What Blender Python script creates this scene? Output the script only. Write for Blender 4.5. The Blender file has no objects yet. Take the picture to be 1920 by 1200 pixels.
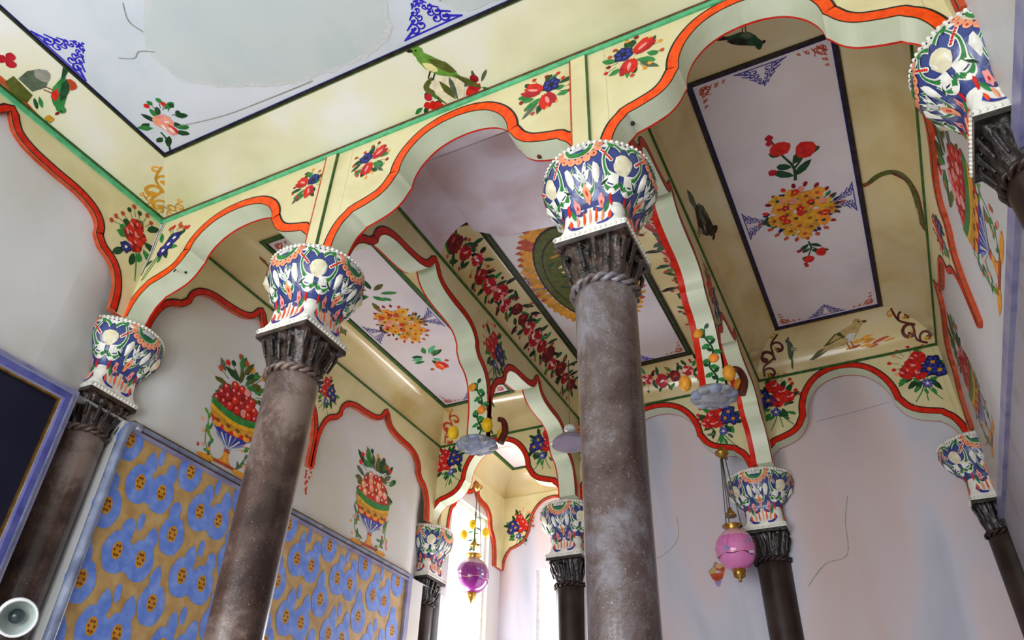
import bpy, math, random
from mathutils import Vector, Matrix, noise as mnoise

sc = bpy.context.scene
COL = sc.collection
PI = math.pi

# ------------------------------------------------------------------ camera
cam_d = bpy.data.cameras.new('camera')
cam = bpy.data.objects.new('camera', cam_d)
COL.objects.link(cam)
CR = ((0.89607887, 0.44302867, 0.02771755),
      (-0.24096117, 0.53791379, -0.80782825),
      (-0.37280073, 0.71719896, 0.58876588))      # right, down, forward
cam.matrix_world = Matrix(((CR[0][0], -CR[1][0], -CR[2][0], 3.91768),
                           (CR[0][1], -CR[1][1], -CR[2][1], -2.31199),
                           (CR[0][2], -CR[1][2], -CR[2][2], 1.54295),
                           (0, 0, 0, 1)))
cam_d.sensor_width = 36.0
cam_d.lens = 1426.3 / 1920 * 36.0
cam_d.clip_start = 0.05
sc.camera = cam

# ------------------------------------------------------------------ world, daylight, exposure
sc.view_settings.view_transform = 'Standard'
sc.view_settings.look = 'None'
sc.view_settings.gamma = 1.0
sc.view_settings.use_curve_mapping = False
sc.view_settings.exposure = -0.36
world = bpy.data.worlds.new('daylight')
sc.world = world
world.use_nodes = True
wb = world.node_tree.nodes['Background']
wb.inputs['Color'].default_value = (0.93, 0.96, 1.0, 1)
wb.inputs['Strength'].default_value = 2.2


def area(name, loc, target, sx, sy, power, col=(1, 1, 1)):
    d = bpy.data.lights.new(name, 'AREA')
    d.shape = 'RECTANGLE'
    d.size, d.size_y = sx, sy
    d.energy = power
    d.color = col
    o = bpy.data.objects.new(name, d)
    COL.objects.link(o)
    o.location = loc
    o.rotation_euler = (Vector(target) - Vector(loc)).to_track_quat('-Z', 'Y').to_euler()
    return o


ADDED_WINDOWS = ((.15, 1.25), (1.75, 2.85), (3.35, 4.35))  # unseen windows added behind the viewer, each with an area light
for k, (wx0, wx1) in enumerate(ADDED_WINDOWS):
    area('added_hall_daylight', ((wx0 + wx1) / 2, -4.82, 2.1), ((wx0 + wx1) / 2 + .1, 0.5, 3.5), wx1 - wx0 - .1, 2.5, (150, 125, 75)[k], (0.96, 0.98, 1.0))
area('far_side_window_daylight', (-0.75, 4.45, 3.0), (2.0, 3.0, 3.4), 0.8, 2.6, 210, (1.0, 0.97, 0.93))
area('far_back_window_daylight', (0.8, 5.7, 2.6), (0.8, 3.0, 3.4), 0.8, 2.6, 120, (1.0, 0.97, 0.93))

# ------------------------------------------------------------------ materials


def s2l(c):
    return tuple(((v / 255) / 12.92 if v / 255 <= 0.04045 else ((v / 255 + 0.055) / 1.055) ** 2.4) for v in c)


MATS = {}


def nodemat(name, cols, scale=3.0, rough=0.5, bump=0.0, bscale=40.0, detail=5.0, spec=0.5, metal=0.0,
            coat=0.0, stops=None, distort=0.3, nrough=0.5, specks=None, stretch=None):
    """noise-mixed procedural material; cols = list of sRGB triples"""
    m = bpy.data.materials.new(name)
    m.use_nodes = True
    nt = m.node_tree
    b = nt.nodes['Principled BSDF']
    tc = nt.nodes.new('ShaderNodeTexCoord')
    nz = nt.nodes.new('ShaderNodeTexNoise')
    nz.inputs['Scale'].default_value = scale
    nz.inputs['Detail'].default_value = detail
    nz.inputs['Distortion'].default_value = distort
    nz.inputs['Roughness'].default_value = nrough
    if stretch:
        mpn = nt.nodes.new('ShaderNodeMapping')
        mpn.inputs['Scale'].default_value = stretch
        nt.links.new(tc.outputs['Object'], mpn.inputs['Vector'])
        nt.links.new(mpn.outputs['Vector'], nz.inputs['Vector'])
    else:
        nt.links.new(tc.outputs['Object'], nz.inputs['Vector'])
    rp = nt.nodes.new('ShaderNodeValToRGB')
    el = rp.color_ramp.elements
    n = len(cols)
    pos = stops or [0.32 + 0.36 * i / max(1, n - 1) for i in range(n)]
    el[0].position = pos[0]
    el[0].color = (*s2l(cols[0]), 1)
    el[1].position = pos[-1] if n > 1 else 1.0
    el[1].color = (*s2l(cols[-1]), 1)
    for i in range(1, n - 1):
        e = el.new(pos[i])
        e.color = (*s2l(cols[i]), 1)
    nt.links.new(nz.outputs['Fac'], rp.inputs['Fac'])
    out = rp.outputs['Color']
    if specks:
        n2 = nt.nodes.new('ShaderNodeTexNoise')
        n2.inputs['Scale'].default_value = specks[1]
        n2.inputs['Detail'].default_value = 3
        nt.links.new(tc.outputs['Object'], n2.inputs['Vector'])
        r2 = nt.nodes.new('ShaderNodeValToRGB')
        r2.color_ramp.elements[0].position = specks[2]
        r2.color_ramp.elements[1].position = specks[2] + 0.07
        nt.links.new(n2.outputs['Fac'], r2.inputs['Fac'])
        mx = nt.nodes.new('ShaderNodeMix')
        mx.data_type = 'RGBA'
        mx.inputs[7].default_value = (*s2l(specks[0]), 1)
        nt.links.new(r2.outputs['Color'], mx.inputs[0])
        nt.links.new(out, mx.inputs[6])
        out = mx.outputs[2]
    nt.links.new(out, b.inputs['Base Color'])
    b.inputs['Roughness'].default_value = rough
    b.inputs['Specular IOR Level'].default_value = spec
    b.inputs['Metallic'].default_value = metal
    if coat:
        b.inputs['Coat Weight'].default_value = coat
        b.inputs['Coat Roughness'].default_value = 0.12
    if bump:
        nb = nt.nodes.new('ShaderNodeTexNoise')
        nb.inputs['Scale'].default_value = bscale
        nb.inputs['Detail'].default_value = 6
        nt.links.new(tc.outputs['Object'], nb.inputs['Vector'])
        bp = nt.nodes.new('ShaderNodeBump')
        bp.inputs['Strength'].default_value = bump
        bp.inputs['Distance'].default_value = 0.02
        nt.links.new(nb.outputs['Fac'], bp.inputs['Height'])
        nt.links.new(bp.outputs['Normal'], b.inputs['Normal'])
    MATS[name] = m
    return m


nodemat('cream_spandrel', [(208, 197, 146), (222, 212, 166), (215, 204, 154)], 2.5, 0.42, 0.10, 18, spec=0.3)
nodemat('mint_soffit', [(204, 216, 184), (220, 228, 202), (212, 222, 190)], 3.0, 0.38, 0.12, 14)
nodemat('cornice_cream', [(208, 208, 164), (226, 225, 190), (232, 232, 226)], 1.3, 0.4, 0.10, 12)
nodemat('cove_ochre', [(196, 172, 112), (216, 198, 146), (222, 210, 170)], 1.4, 0.22, 0.12, 7, coat=0.4)
nodemat('hall_ceiling_plaster', [(196, 208, 216), (212, 220, 228), (220, 226, 236)], 1.2, 0.6, 0.14, 9)
nodemat('ceiling_patch_plaster', [(188, 202, 204), (200, 210, 210), (196, 206, 210)], 1.6, 0.7, 0.16, 7)
nodemat('ceiling_patch_rim', [(206, 212, 214), (204, 210, 212), (212, 216, 218)], 6, 0.7, 0.3, 40)
nodemat('lilac_panel', [(212, 204, 214), (224, 216, 222), (218, 206, 206)], 1.6, 0.35, 0.08, 8)
nodemat('pink_patch', [(206, 178, 182), (216, 200, 212), (228, 218, 234)], 2.2, 0.22, 0.10, 6, stops=[0.3, 0.48, 0.6])
nodemat('white_wall', [(200, 196, 184), (206, 207, 208), (218, 218, 222)], 1.1, 0.45, 0.10, 9)
nodemat('pink_wall', [(206, 186, 184), (208, 194, 198), (196, 194, 206), (168, 172, 188)], 1.5, 0.45, 0.10, 7, stops=[.3, .45, .55, .72], stretch=(1.3, 1.3, .32), detail=3)  # bluish grey upright streaks paint soft shadow bands into the plaster colour
nodemat('column_stone', [(46, 30, 24), (84, 64, 56), (130, 112, 104)], 2.6, 0.28, 0.06, 60, detail=9, specks=((176, 160, 148), 170, 0.66), coat=0.3, nrough=0.68, stops=[.38, .5, .6])
nodemat('column_stone_grey', [(62, 45, 38), (92, 78, 74), (124, 120, 126)], 2.4, 0.24, 0.06, 60, detail=10, specks=((158, 154, 154), 170, 0.645), coat=0.35, nrough=0.72, stops=[.38, .5, .6])
nodemat('column_stone_dark', [(26, 16, 13), (42, 29, 25), (56, 42, 38)], 5, 0.34, 0.06, 60, detail=8, spec=0.3, specks=((120, 108, 100), 140, 0.70), coat=0.12)
nodemat('carved_stone', [(20, 12, 9), (44, 30, 24), (76, 58, 50)], 16, 0.22, 0.45, 60, stops=[.38, .5, .62], detail=8, coat=0.4)
nodemat('carved_stone_dark', [(16, 12, 10), (30, 24, 22), (48, 40, 37)], 16, 0.26, 0.45, 60, stops=[.38, .5, .62], detail=8, coat=0.3)
nodemat('floor_stone', [(214, 208, 200), (226, 220, 212), (220, 214, 206)], 2, 0.5, 0.05, 10)
nodemat('cap_blue', [(36, 48, 104), (58, 74, 138), (46, 58, 120)], 14, 0.3, 0.2, 60, coat=0.3)
nodemat('frame_lilac', [(112, 112, 160), (138, 138, 176), (154, 152, 176)], 6, 0.3, 0.08, 30)
nodemat('frame_blue', [(66, 68, 138), (84, 88, 160), (106, 108, 166)], 8, 0.3, 0.08, 30)
nodemat('frame_silver', [(92, 102, 130), (122, 132, 158), (150, 160, 182)], 7, 0.22, 0.1, 30, coat=0.4)
nodemat('dark_glass', [(10, 13, 34), (16, 20, 46), (22, 26, 52)], 2.0, 0.3, 0.0, spec=0.35)
nodemat('wallpaper_gold', [(176, 140, 84), (192, 156, 98), (202, 170, 116)], 12, 0.4, 0.05, 80)
nodemat('wallpaper_blue', [(92, 130, 220), (108, 144, 230), (130, 162, 234)], 16, 0.4, 0.05, 80)
nodemat('grey_paper', [(138, 132, 140), (158, 152, 156), (150, 150, 168)], 5, 0.5, 0.05, 40)
nodemat('brass', [(150, 112, 48), (182, 142, 70), (196, 158, 86)], 20, 0.28, 0.05, 60, metal=0.9)
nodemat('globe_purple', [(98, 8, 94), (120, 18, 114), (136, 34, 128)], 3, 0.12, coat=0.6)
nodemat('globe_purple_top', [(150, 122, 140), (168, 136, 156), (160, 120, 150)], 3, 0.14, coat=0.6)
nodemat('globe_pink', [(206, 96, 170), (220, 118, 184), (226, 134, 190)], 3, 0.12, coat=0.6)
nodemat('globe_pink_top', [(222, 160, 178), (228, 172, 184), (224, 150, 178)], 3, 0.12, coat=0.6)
nodemat('wire', [(90, 84, 80), (120, 112, 106)], 20, 0.4, metal=0.5)
nodemat('white_enamel', [(226, 230, 230), (238, 240, 240)], 4, 0.25)
nodemat('lamp_inside', [(176, 192, 188), (206, 216, 212)], 6, 0.35)
nodemat('lens_dark', [(40, 54, 58), (60, 74, 78)], 6, 0.15)
nodemat('smoke_glass', [(132, 122, 146), (152, 142, 164)], 6, 0.15, coat=0.4)
nodemat('pendant_stone', [(110, 112, 116), (146, 148, 154), (172, 174, 182)], 20, 0.5, 0.3, 60)
nodemat('pendant_blue', [(112, 122, 150), (142, 152, 178), (166, 172, 190)], 20, 0.5, 0.3, 60)

PAINT = dict(
    orange=(240, 78, 10), orange_lt=(250, 146, 50), red=(206, 34, 22), border_red=(208, 34, 8), darkred=(140, 18, 22),
    crimson=(176, 24, 40), pink=(232, 150, 144), salmon=(240, 158, 118), white=(236, 234, 224), cream=(226, 218, 184),
    green=(48, 128, 62), mint=(92, 182, 132), dkgreen=(24, 70, 38), olive=(84, 90, 34), grass=(98, 146, 52), greygreen=(84, 98, 78),
    line_green=(52, 92, 40), line_dark=(44, 34, 28), line_brown=(98, 68, 38), black=(26, 22, 22), blue=(48, 60, 158), dkblue=(26, 30, 84),
    lace=(48, 40, 190), lace_dim=(74, 74, 150), sky=(120, 140, 196), yellow=(226, 172, 38), gold=(204, 146, 44), amber=(232, 158, 50),
    brown=(128, 76, 34), dkbrown=(92, 34, 24), tan=(190, 164, 108), grey=(150, 150, 140), lilac=(150, 138, 176), maroon=(100, 22, 34),
    lightyellow=(228, 218, 150), stem=(70, 90, 40), whitegrey=(205, 206, 204), rust=(186, 74, 40), lemon=(236, 190, 30), purple=(112, 24, 110), hole=(30, 36, 36))
for k, v in PAINT.items():
    w = tuple(max(0, c - 16) for c in v)
    u = tuple(min(255, c + 12) for c in v)
    nodemat(k, [w, v, u], 24, 0.42, 0.0, spec=0.25)

# ------------------------------------------------------------------ helpers


class MB:
    def __init__(self):
        self.v, self.f, self.m, self.s = [], [], [], []

    def vert(self, p):
        self.v.append(tuple(p))
        return len(self.v) - 1

    def face(self, idx, mat, smooth=False):
        self.f.append(tuple(idx))
        self.m.append(mat)
        self.s.append(smooth)

    def poly(self, pts, mat, smooth=False):
        self.face([self.vert(p) for p in pts], mat, smooth)

    def box(self, a, b, mat):
        x0, y0, z0 = a
        x1, y1, z1 = b
        i = [self.vert(p) for p in ((x0, y0, z0), (x1, y0, z0), (x1, y1, z0), (x0, y1, z0), (x0, y0, z1), (x1, y0, z1), (x1, y1, z1), (x0, y1, z1))]
        for q in ((0, 3, 2, 1), (4, 5, 6, 7), (0, 1, 5, 4), (1, 2, 6, 5), (2, 3, 7, 6), (3, 0, 4, 7)):
            self.face([i[k] for k in q], mat)

    def grid(self, rows, mat, closed=False, smooth=True, matf=None):
        idx = [[self.vert(p) for p in r] for r in rows]
        n = len(rows[0])
        for i in range(len(rows) - 1):
            for j in range(n if closed else n - 1):
                k = (j + 1) % n
                self.face((idx[i][j], idx[i][k], idx[i + 1][k], idx[i + 1][j]), matf(i, j) if matf else mat, smooth)
        return idx

    def cap(self, row, mat):
        self.face(row, mat)

    def lathe(self, prof, c, mat, n=24, matf=None):
        rows = [[(c[0] + r * math.cos(2 * PI * k / n), c[1] + r * math.sin(2 * PI * k / n), c[2] + z) for k in range(n)] for r, z in prof]
        idx = self.grid(rows, mat, True, True, (lambda i, j: matf(i)) if matf else None)
        self.face(idx[0][::-1], matf(0) if matf else mat)
        self.face(idx[-1], matf(len(prof) - 2) if matf else mat)

    def tube(self, pts, r, mat, n=6, r1=None):
        pts = [Vector(p) for p in pts]
        rows = []
        up = Vector((0.13, 0.27, 0.95))
        for i, p in enumerate(pts):
            t = (pts[min(i + 1, len(pts) - 1)] - pts[max(i - 1, 0)]).normalized()
            a = t.cross(up)
            if a.length < 1e-3:
                a = t.cross(Vector((1, 0, 0)))
            a.normalize()
            b = t.cross(a)
            rr = r if r1 is None else r + (r1 - r) * i / (len(pts) - 1)
            rows.append([p + rr * (math.cos(2 * PI * k / n) * a + math.sin(2 * PI * k / n) * b) for k in range(n)])
        idx = self.grid(rows, mat, True)
        self.face(idx[0][::-1], mat)
        self.face(idx[-1], mat)

    def ball(self, c, r, mat, n=10, sq=(1, 1, 1)):
        prof = [(max(1e-4, r * math.sin(PI * k / (n - 2))), -r * math.cos(PI * k / (n - 2))) for k in range(n - 1)]
        rows = [[(c[0] + sq[0] * q * math.cos(2 * PI * k / n), c[1] + sq[1] * q * math.sin(2 * PI * k / n), c[2] + sq[2] * z) for k in range(n)] for q, z in prof]
        self.grid(rows, mat, True)

    def build(self, name, parent=None, origin=None):
        me = bpy.data.meshes.new(name)
        vs = self.v
        if origin:
            vs = [(a - origin[0], b - origin[1], c - origin[2]) for a, b, c in vs]
        me.from_pydata(vs, [], self.f)
        names = []
        for m in self.m:
            if m not in names:
                names.append(m)
        for m in names:
            me.materials.append(MATS[m])
        lut = {m: i for i, m in enumerate(names)}
        me.polygons.foreach_set('material_index', [lut[m] for m in self.m])
        me.polygons.foreach_set('use_smooth', self.s)
        me.update()
        o = bpy.data.objects.new(name, me)
        COL.objects.link(o)
        if origin:
            o.location = origin
        if parent:
            o.parent = parent
            if parent.location.length > 0 and not origin:
                o.location = -parent.location
        return o


def tag(o, label=None, cat=None, group=None, kind=None):
    if label:
        o['label'] = label
    if cat:
        o['category'] = cat
    if group:
        o['group'] = group
    if kind:
        o['kind'] = kind
    return o


def struct(o, label, cat='wall'):
    return tag(o, label, cat, None, 'structure')


def empty(name, loc=(0, 0, 0)):
    o = bpy.data.objects.new(name, None)
    o.empty_display_size = 0.1
    COL.objects.link(o)
    o.location = loc
    return o


def cat_rom(pts, k=5):
    out = []
    n = len(pts)
    for i in range(n - 1):
        p0, p1, p2, p3 = pts[max(i - 1, 0)], pts[i], pts[i + 1], pts[min(i + 2, n - 1)]
        for j in range(k):
            t = j / k
            out.append(tuple(0.5 * (2 * p1[d] + (p2[d] - p0[d]) * t + (2 * p0[d] - 5 * p1[d] + 4 * p2[d] - p3[d]) * t * t + (3 * p1[d] - p0[d] - 3 * p2[d] + p3[d]) * t ** 3) for d in range(len(p1))))
    out.append(tuple(pts[-1]))
    return out


class Paint:
    """painted motifs: 2D brush shapes laid on a surface through a map (u, v, height) -> point"""

    def __init__(self, mp, seed=1, base=0.0012):
        self.mb = MB()
        self.mp = mp
        self.r = random.Random(seed)
        self.T = (0, 0, 0, 1, 1)
        self.base = base

    def at(self, x, y, ang=0, s=1, fx=1):
        self.T = (x, y, ang, s, fx)
        return self

    def w(self, x, y, h):
        X, Y, a, s, fx = self.T
        x, y = x * s * fx, y * s
        return self.mp(X + x * math.cos(a) - y * math.sin(a), Y + x * math.sin(a) + y * math.cos(a), h)

    def h(self, st):
        return self.base + 0.0007 * st + self.r.random() * 0.0005

    def poly(self, pts, col, st=0, dome=0.0):
        h = self.h(st)
        cx = sum(p[0] for p in pts) / len(pts)
        cy = sum(p[1] for p in pts) / len(pts)
        mb = self.mb
        c = mb.vert(self.w(cx, cy, h + dome))
        ids = [mb.vert(self.w(x, y, h)) for x, y in pts]
        for i in range(len(ids)):
            mb.face((c, ids[i], ids[(i + 1) % len(ids)]), col, dome > 0)

    def ngon(self, pts, col, st=0):
        h = self.h(st)
        self.mb.poly([self.w(x, y, h) for x, y in pts], col)

    def disc(self, x, y, r, col, st=0, n=9, jit=0.18, ry=None, dome=0.0):
        a0 = self.r.random() * 6
        ry = ry or r
        self.poly([(x + r * (1 + self.r.uniform(-jit, jit)) * math.cos(a0 + 2 * PI * k / n), y + ry * (1 + self.r.uniform(-jit, jit)) * math.sin(a0 + 2 * PI * k / n)) for k in range(n)], col, st, dome)

    def petal(self, x, y, ang, ln, wd, col, st=0, dome=0.0):
        sh = ((0, 0), (.22, .36), (.5, .5), (.78, .36), (1, 0), (.78, -.36), (.5, -.5), (.22, -.36))
        ca, sa = math.cos(ang), math.sin(ang)
        j = self.r.uniform
        p = [((a * ln) * (1 + j(-.08, .08)), b * wd * (1 + j(-.2, .2))) for a, b in sh]
        self.poly([(x + a * ca - b * sa, y + a * sa + b * ca) for a, b in p], col, st, dome)

    def stroke(self, pts, w0, w1, col, st=0, k=4):
        q = cat_rom(pts, k) if len(pts) > 2 else [tuple(p) for p in pts]
        h = self.h(st)
        n = len(q)
        L, R = [], []
        for i, (x, y) in enumerate(q):
            ax, ay = q[max(i - 1, 0)]
            bx, by = q[min(i + 1, n - 1)]
            d = math.hypot(bx - ax, by - ay) or 1
            nx, ny = -(by - ay) / d, (bx - ax) / d
            ww = (w0 + (w1 - w0) * i / (n - 1)) / 2
            L.append(self.mb.vert(self.w(x + nx * ww, y + ny * ww, h)))
            R.append(self.mb.vert(self.w(x - nx * ww, y - ny * ww, h)))
        for i in range(n - 1):
            self.mb.face((L[i], L[i + 1], R[i + 1], R[i]), col)

    def spiral(self, x, y, ang, size, turn, col, st=0, w=0.12, hand=1):
        pts = []
        n = 9
        for i in range(n + 1):
            t = i / n
            rr = size * (1 - 0.8 * t)
            a = ang + hand * turn * t
            pts.append((x + rr * math.cos(a), y + rr * math.sin(a)))
        self.stroke(pts, size * w * 1.3, size * w * 2.2, col, st, 2)
        self.disc(pts[-1][0], pts[-1][1], size * w * 1.8, col, st, 7)

    # ---- motifs (unit about 1 across)
    def flower(self, x, y, r, col, ctr, st=1, n=5, inner=None):
        a0 = self.r.random() * 6
        for k in range(n):
            a = a0 + 2 * PI * k / n
            self.petal(x, y, a, r, r * 0.95, col, st)
        if inner:
            for k in range(n):
                a = a0 + 2 * PI * k / n
                self.petal(x + r * .25 * math.cos(a), y + r * .25 * math.sin(a), a, r * .5, r * .35, inner, st + 1)
        self.disc(x, y, r * .26, ctr, st + 2, 7)

    def rose(self, x, y, r, cols=('red', 'crimson', 'pink'), st=1):
        self.disc(x, y, r, cols[1], st, 11, .14)
        for k in range(6):
            a = 2 * PI * k / 6 + self.r.random()
            self.petal(x + r * .3 * math.cos(a), y + r * .3 * math.sin(a), a + 0.9, r * .85, r * .55, cols[0], st + 1)
        self.petal(x - r * .35, y - r * .2, self.r.random() * 3, r * .8, r * .3, cols[2], st + 2)
        self.petal(x + r * .1, y + r * .1, self.r.random() * 3 + 1, r * .55, r * .22, cols[2], st + 2)

    def tulip(self, x, y, ang, ln, cols=('red', 'crimson', 'pink'), st=1):
        ca, sa = math.cos(ang), math.sin(ang)
        for d, cc in ((-.28, cols[1]), (.28, cols[0]), (0, cols[0])):
            self.petal(x - sa * d * ln * .4, y + ca * d * ln * .4, ang + d * .5, ln, ln * .42, cc, st)
        self.petal(x + ca * ln * .22, y + sa * ln * .22, ang, ln * .55, ln * .17, cols[2], st + 1)

    def leaves(self, x, y, n, r0, r1, ln, wd, cols=('green', 'dkgreen'), st=0, a0=0, a1=2 * PI):
        for k in range(n):
            a = a0 + (a1 - a0) * (k + self.r.random() * .7) / n
            q = self.r.uniform(r0, r1)
            self.petal(x + q * math.cos(a), y + q * math.sin(a), a + self.r.uniform(-.7, .7), ln * self.r.uniform(.7, 1.2), wd, self.r.choice(cols), st)

    def buds(self, x, y, n, r0, r1, s, cols, st=1, a0=0, a1=2 * PI):
        for k in range(n):
            a = a0 + (a1 - a0) * (k + self.r.random() * .6) / n
            q = self.r.uniform(r0, r1)
            bx, by = x + q * math.cos(a), y + q * math.sin(a)
            self.stroke([(x + q * .6 * math.cos(a), y + q * .6 * math.sin(a)), (bx, by)], s * .25, s * .2, 'stem', st - 1)
            self.disc(bx, by, s, self.r.choice(cols), st, 7)

    def bouquet(self):            # spandrel bouquet, roughly 1 wide
        self.leaves(0, 0, 11, .16, .3, .28, .12, st=0)
        self.buds(0, .02, 13, .4, .52, .045, ('rust', 'amber', 'red', 'darkred'))
        self.flower(-.12, .16, .19, 'dkblue', 'black', 2, 6, 'blue')
        self.tulip(.04, .06, .5, .42, st=2)
        self.tulip(-.02, -.02, -1.9, .4, st=2)
        self.petal(.05, -.1, -.65, .4, .13, 'green', 1)
        self.petal(.1, -.2, -.9, .42, .1, 'greygreen', 1)

    def posy(self):               # corner bouquet with gathered stems
        for a in (-.12, 0, .14):
            self.stroke([(0, -.05), (a * .4, -.4), (a * 2, -.72)], .03, .02, 'green', 0)
        self.leaves(0, .05, 14, .2, .42, .3, .13, ('green', 'dkgreen', 'dkgreen'), 0)
        self.leaves(0, -.3, 6, .05, .2, .22, .08, ('green', 'greygreen'), 0)
        for x, y in ((-.16, .2), (-.3, .02), (-.06, -.02), (-.05, .38)):
            self.rose(x, y, .17, st=1)
        for x, y in ((.24, .22), (.34, 0), (.14, .05)):
            self.flower(x, y, .19, 'dkblue', 'gold', 2, 6, 'blue')
        self.flower(.05, -.3, .12, 'blue', 'white', 2, 5, 'lilac')
        self.buds(-.1, .2, 8, .42, .56, .05, ('red', 'rust', 'salmon'), 1, 1.0, 3.9)

    def lace(self, w, h, col, st=0, dim=None):
        """triangular lace ornament standing on v=0, pointing to +v"""
        n = 4
        for i in range(n):
            t = i / n
            ww = w * (1 - t) / 2
            y = h * t * .95
            sz = h * .17 * (1 - .45 * t)
            for sg in (-1, 1):
                self.spiral(sg * ww * .55, y + sz, PI * .5 + sg * .8, sz, 4.6, col, st, .21, sg)
                self.spiral(sg * ww * .25, y + sz * 1.4, -PI * .5 + sg, sz * .8, 4.2, col, st, .21, -sg)
                self.stroke([(sg * ww, y), (sg * ww * .8, y + sz * .5), (sg * ww * .45, y + sz * 1.3)], sz * .28, sz * .5, col, st)
        self.stroke([(-w / 2, 0.004), (w / 2, 0.004)], h * .05, h * .05, col, st)
        self.stroke([(0, h * .7), (0, h)], h * .07, h * .03, col, st)
        self.disc(0, h * .98, h * .045, col, st, 6)

    def corner_lace(self, s, col, st=0):
        """L shaped lace in the corner u>=0, v>=0"""
        for i in range(4):
            d = s * (.12 + .22 * i)
            z = s * .11 * (1 - .16 * i)
            self.spiral(d, z * 1.3, 1.2, z, 4.6, col, st, .2, 1)
            self.spiral(z * 1.3, d, .4, z, 4.6, col, st, .2, -1)
            self.stroke([(d + z, z * .4), (d, z * 2), (d - z, z * 2.5)], z * .3, z * .5, col, st)
            self.stroke([(z * .4, d + z), (z * 2, d), (z * 2.5, d - z)], z * .3, z * .5, col, st)
        self.spiral(s * .28, s * .28, .7, s * .1, 4, col, st, .2)

    def medallion(self, rx, ry):
        r = self.r
        self.leaves(0, 0, 40, rx * .45, rx * .85, rx * .26, rx * .11, ('dkgreen', 'green', 'dkblue'), 0)
        for k in range(20):
            a = 2 * PI * k / 20
            self.petal(rx * .84 * math.cos(a), ry * .86 * math.sin(a), a, rx * .22, rx * .13, r.choice(('red', 'rust', 'darkred')), 1)
        for k in range(22):
            a = 2.39996 * k
            q = math.sqrt((k + .5) / 22)
            x, y = rx * .82 * q * math.cos(a), ry * .82 * q * math.sin(a)
            c = r.choice(('yellow', 'amber', 'gold', 'amber'))
            self.flower(x, y, rx * .24, c, r.choice(('brown', 'dkgreen', 'rust')), 2, 5, r.choice((None, 'orange_lt', 'gold')))
        for k in range(13):
            a = r.random() * 6.28
            q = math.sqrt(r.random()) * .8
            x, y = rx * q * math.cos(a), ry * q * math.sin(a)
            self.flower(x, y, rx * .125, r.choice(('red', 'crimson', 'red', 'pink')), 'amber', 4, 5)
        self.disc(0, 0, rx * .11, 'red', 5)
        for sg in (-1, 1):
            for k in range(5):
                self.petal(sg * rx * .86, (k - 2) * ry * .1, (0 if sg > 0 else PI) + (k - 2) * .5, rx * .24, rx * .09, r.choice(('dkblue', 'dkgreen')), 3)
            self.disc(sg * rx * 1.12, 0, rx * .06, 'rust', 3)

    def spray(self, s):
        """red flower spray growing to +v from origin"""
        self.stroke([(0, 0), (.02 * s, .3 * s), (-.1 * s, .62 * s), (-.2 * s, 1.0 * s)], .05 * s, .025 * s, 'dkgreen', 0)
        self.stroke([(.02 * s, .25 * s), (.15 * s, .4 * s), (.2 * s, .5 * s)], .04 * s, .03 * s, 'dkgreen', 0)
        for (x, y, a, l) in ((0, .1, .7, .38), (0, .1, 2.5, .38), (0, .3, 2.7, .25), (.02, .35, .9, .3), (-.1, .62, 1.0, .2), (-.1, .6, 2.6, .2), (.2, .5, .2, .25)):
            self.petal(x * s, y * s, a, l * s, .13 * s, 'dkgreen', 0)
        self.disc(.24 * s, .56 * s, .14 * s, 'red', 1, 10, .12, .18 * s)
        self.disc(-.1 * s, .74 * s, .15 * s, 'red', 1, 10, .12, .14 * s)
        self.disc(-.2 * s, 1.0 * s, .06 * s, 'crimson', 1)
        self.disc(-.22 * s, .9 * s, .05 * s, 'crimson', 1)
        self.disc(-.28 * s, .3 * s, .07 * s, 'crimson', 1)
        self.petal(.16 * s, .5 * s, 1.0, .16 * s, .06 * s, 'crimson', 2)

    def scrollwork(self, s, col='brown', col2='gold'):
        """corner arabesque along +u"""
        for i, (t, z) in enumerate(((.1, .16), (.38, .2), (.68, .16), (.9, .1))):
            self.spiral(t * s, (.1 if i % 2 else -.1) * s, (-1 if i % 2 else 1) * 1.4, z * s, 4.4, col if i < 3 else col2, 0, .2, 1 if i % 2 else -1)
            self.petal(t * s, 0, 2.0 if i % 2 else -2.0, z * s, z * s * .5, col2, 0)
        self.stroke([(0, 0), (.2 * s, .09 * s), (.45 * s, -.05 * s), (.7 * s, .07 * s), (1.0 * s, 0)], .05 * s, .04 * s, col, 0)

    def bird(self, cols, st=0):
        """perched bird, head at +u, tail at -u, about 1 long"""
        b, wng, bel, bk = cols
        self.poly([(-.5, -.12), (-.3, -.02), (-.05, .12), (.2, .17), (.36, .2), (.42, .12), (.36, .02), (.22, -.08), (0, -.13), (-.25, -.1)], b, st)
        self.disc(.38, .17, .095, b, st, 9, .06)
        self.petal(.45, .17, -.3, .12, .06, bk, st + 1)
        self.petal(.2, .1, PI + .2, .55, .15, wng, st + 1)
        self.petal(.28, -.0, PI + .25, .3, .12, bel, st + 1)
        self.petal(-.25, -.06, PI + .2, .5, .1, wng, st + 1)
        self.disc(.41, .19, .018, 'black', st + 2, 6)
        for x in (.05, .13):
            self.stroke([(x, -.08), (x + .02, -.24)], .025, .02, bk, st)

    def fruit_vase(self, rich=True):
        """fruit bowl painting, bowl 1 wide, rim at v=0, foot near v=-.75"""
        r = self.r
        # bowl by horizontal bands

        def hw(v):
            return .5 * math.sqrt(max(0, 1 - (max(0, -v) / .56) ** 1.7)) * (1.0 if v < 0 else 1)

        def band(v0, v1, col, st, sag=.1):
            n = 10
            top = [(hw(v0) * (-1 + 2 * k / n), v0 - sag * (1 - (-1 + 2 * k / n) ** 2) + sag * .5) for k in range(n + 1)]
            bot = [(hw(v1) * (1 - 2 * k / n), v1 - sag * (1 - (-1 + 2 * k / n) ** 2) + sag * .5) for k in range(n + 1)]
            self.ngon(top + bot, col, st)
        band(.05, -.06, 'green', 3)
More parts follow.
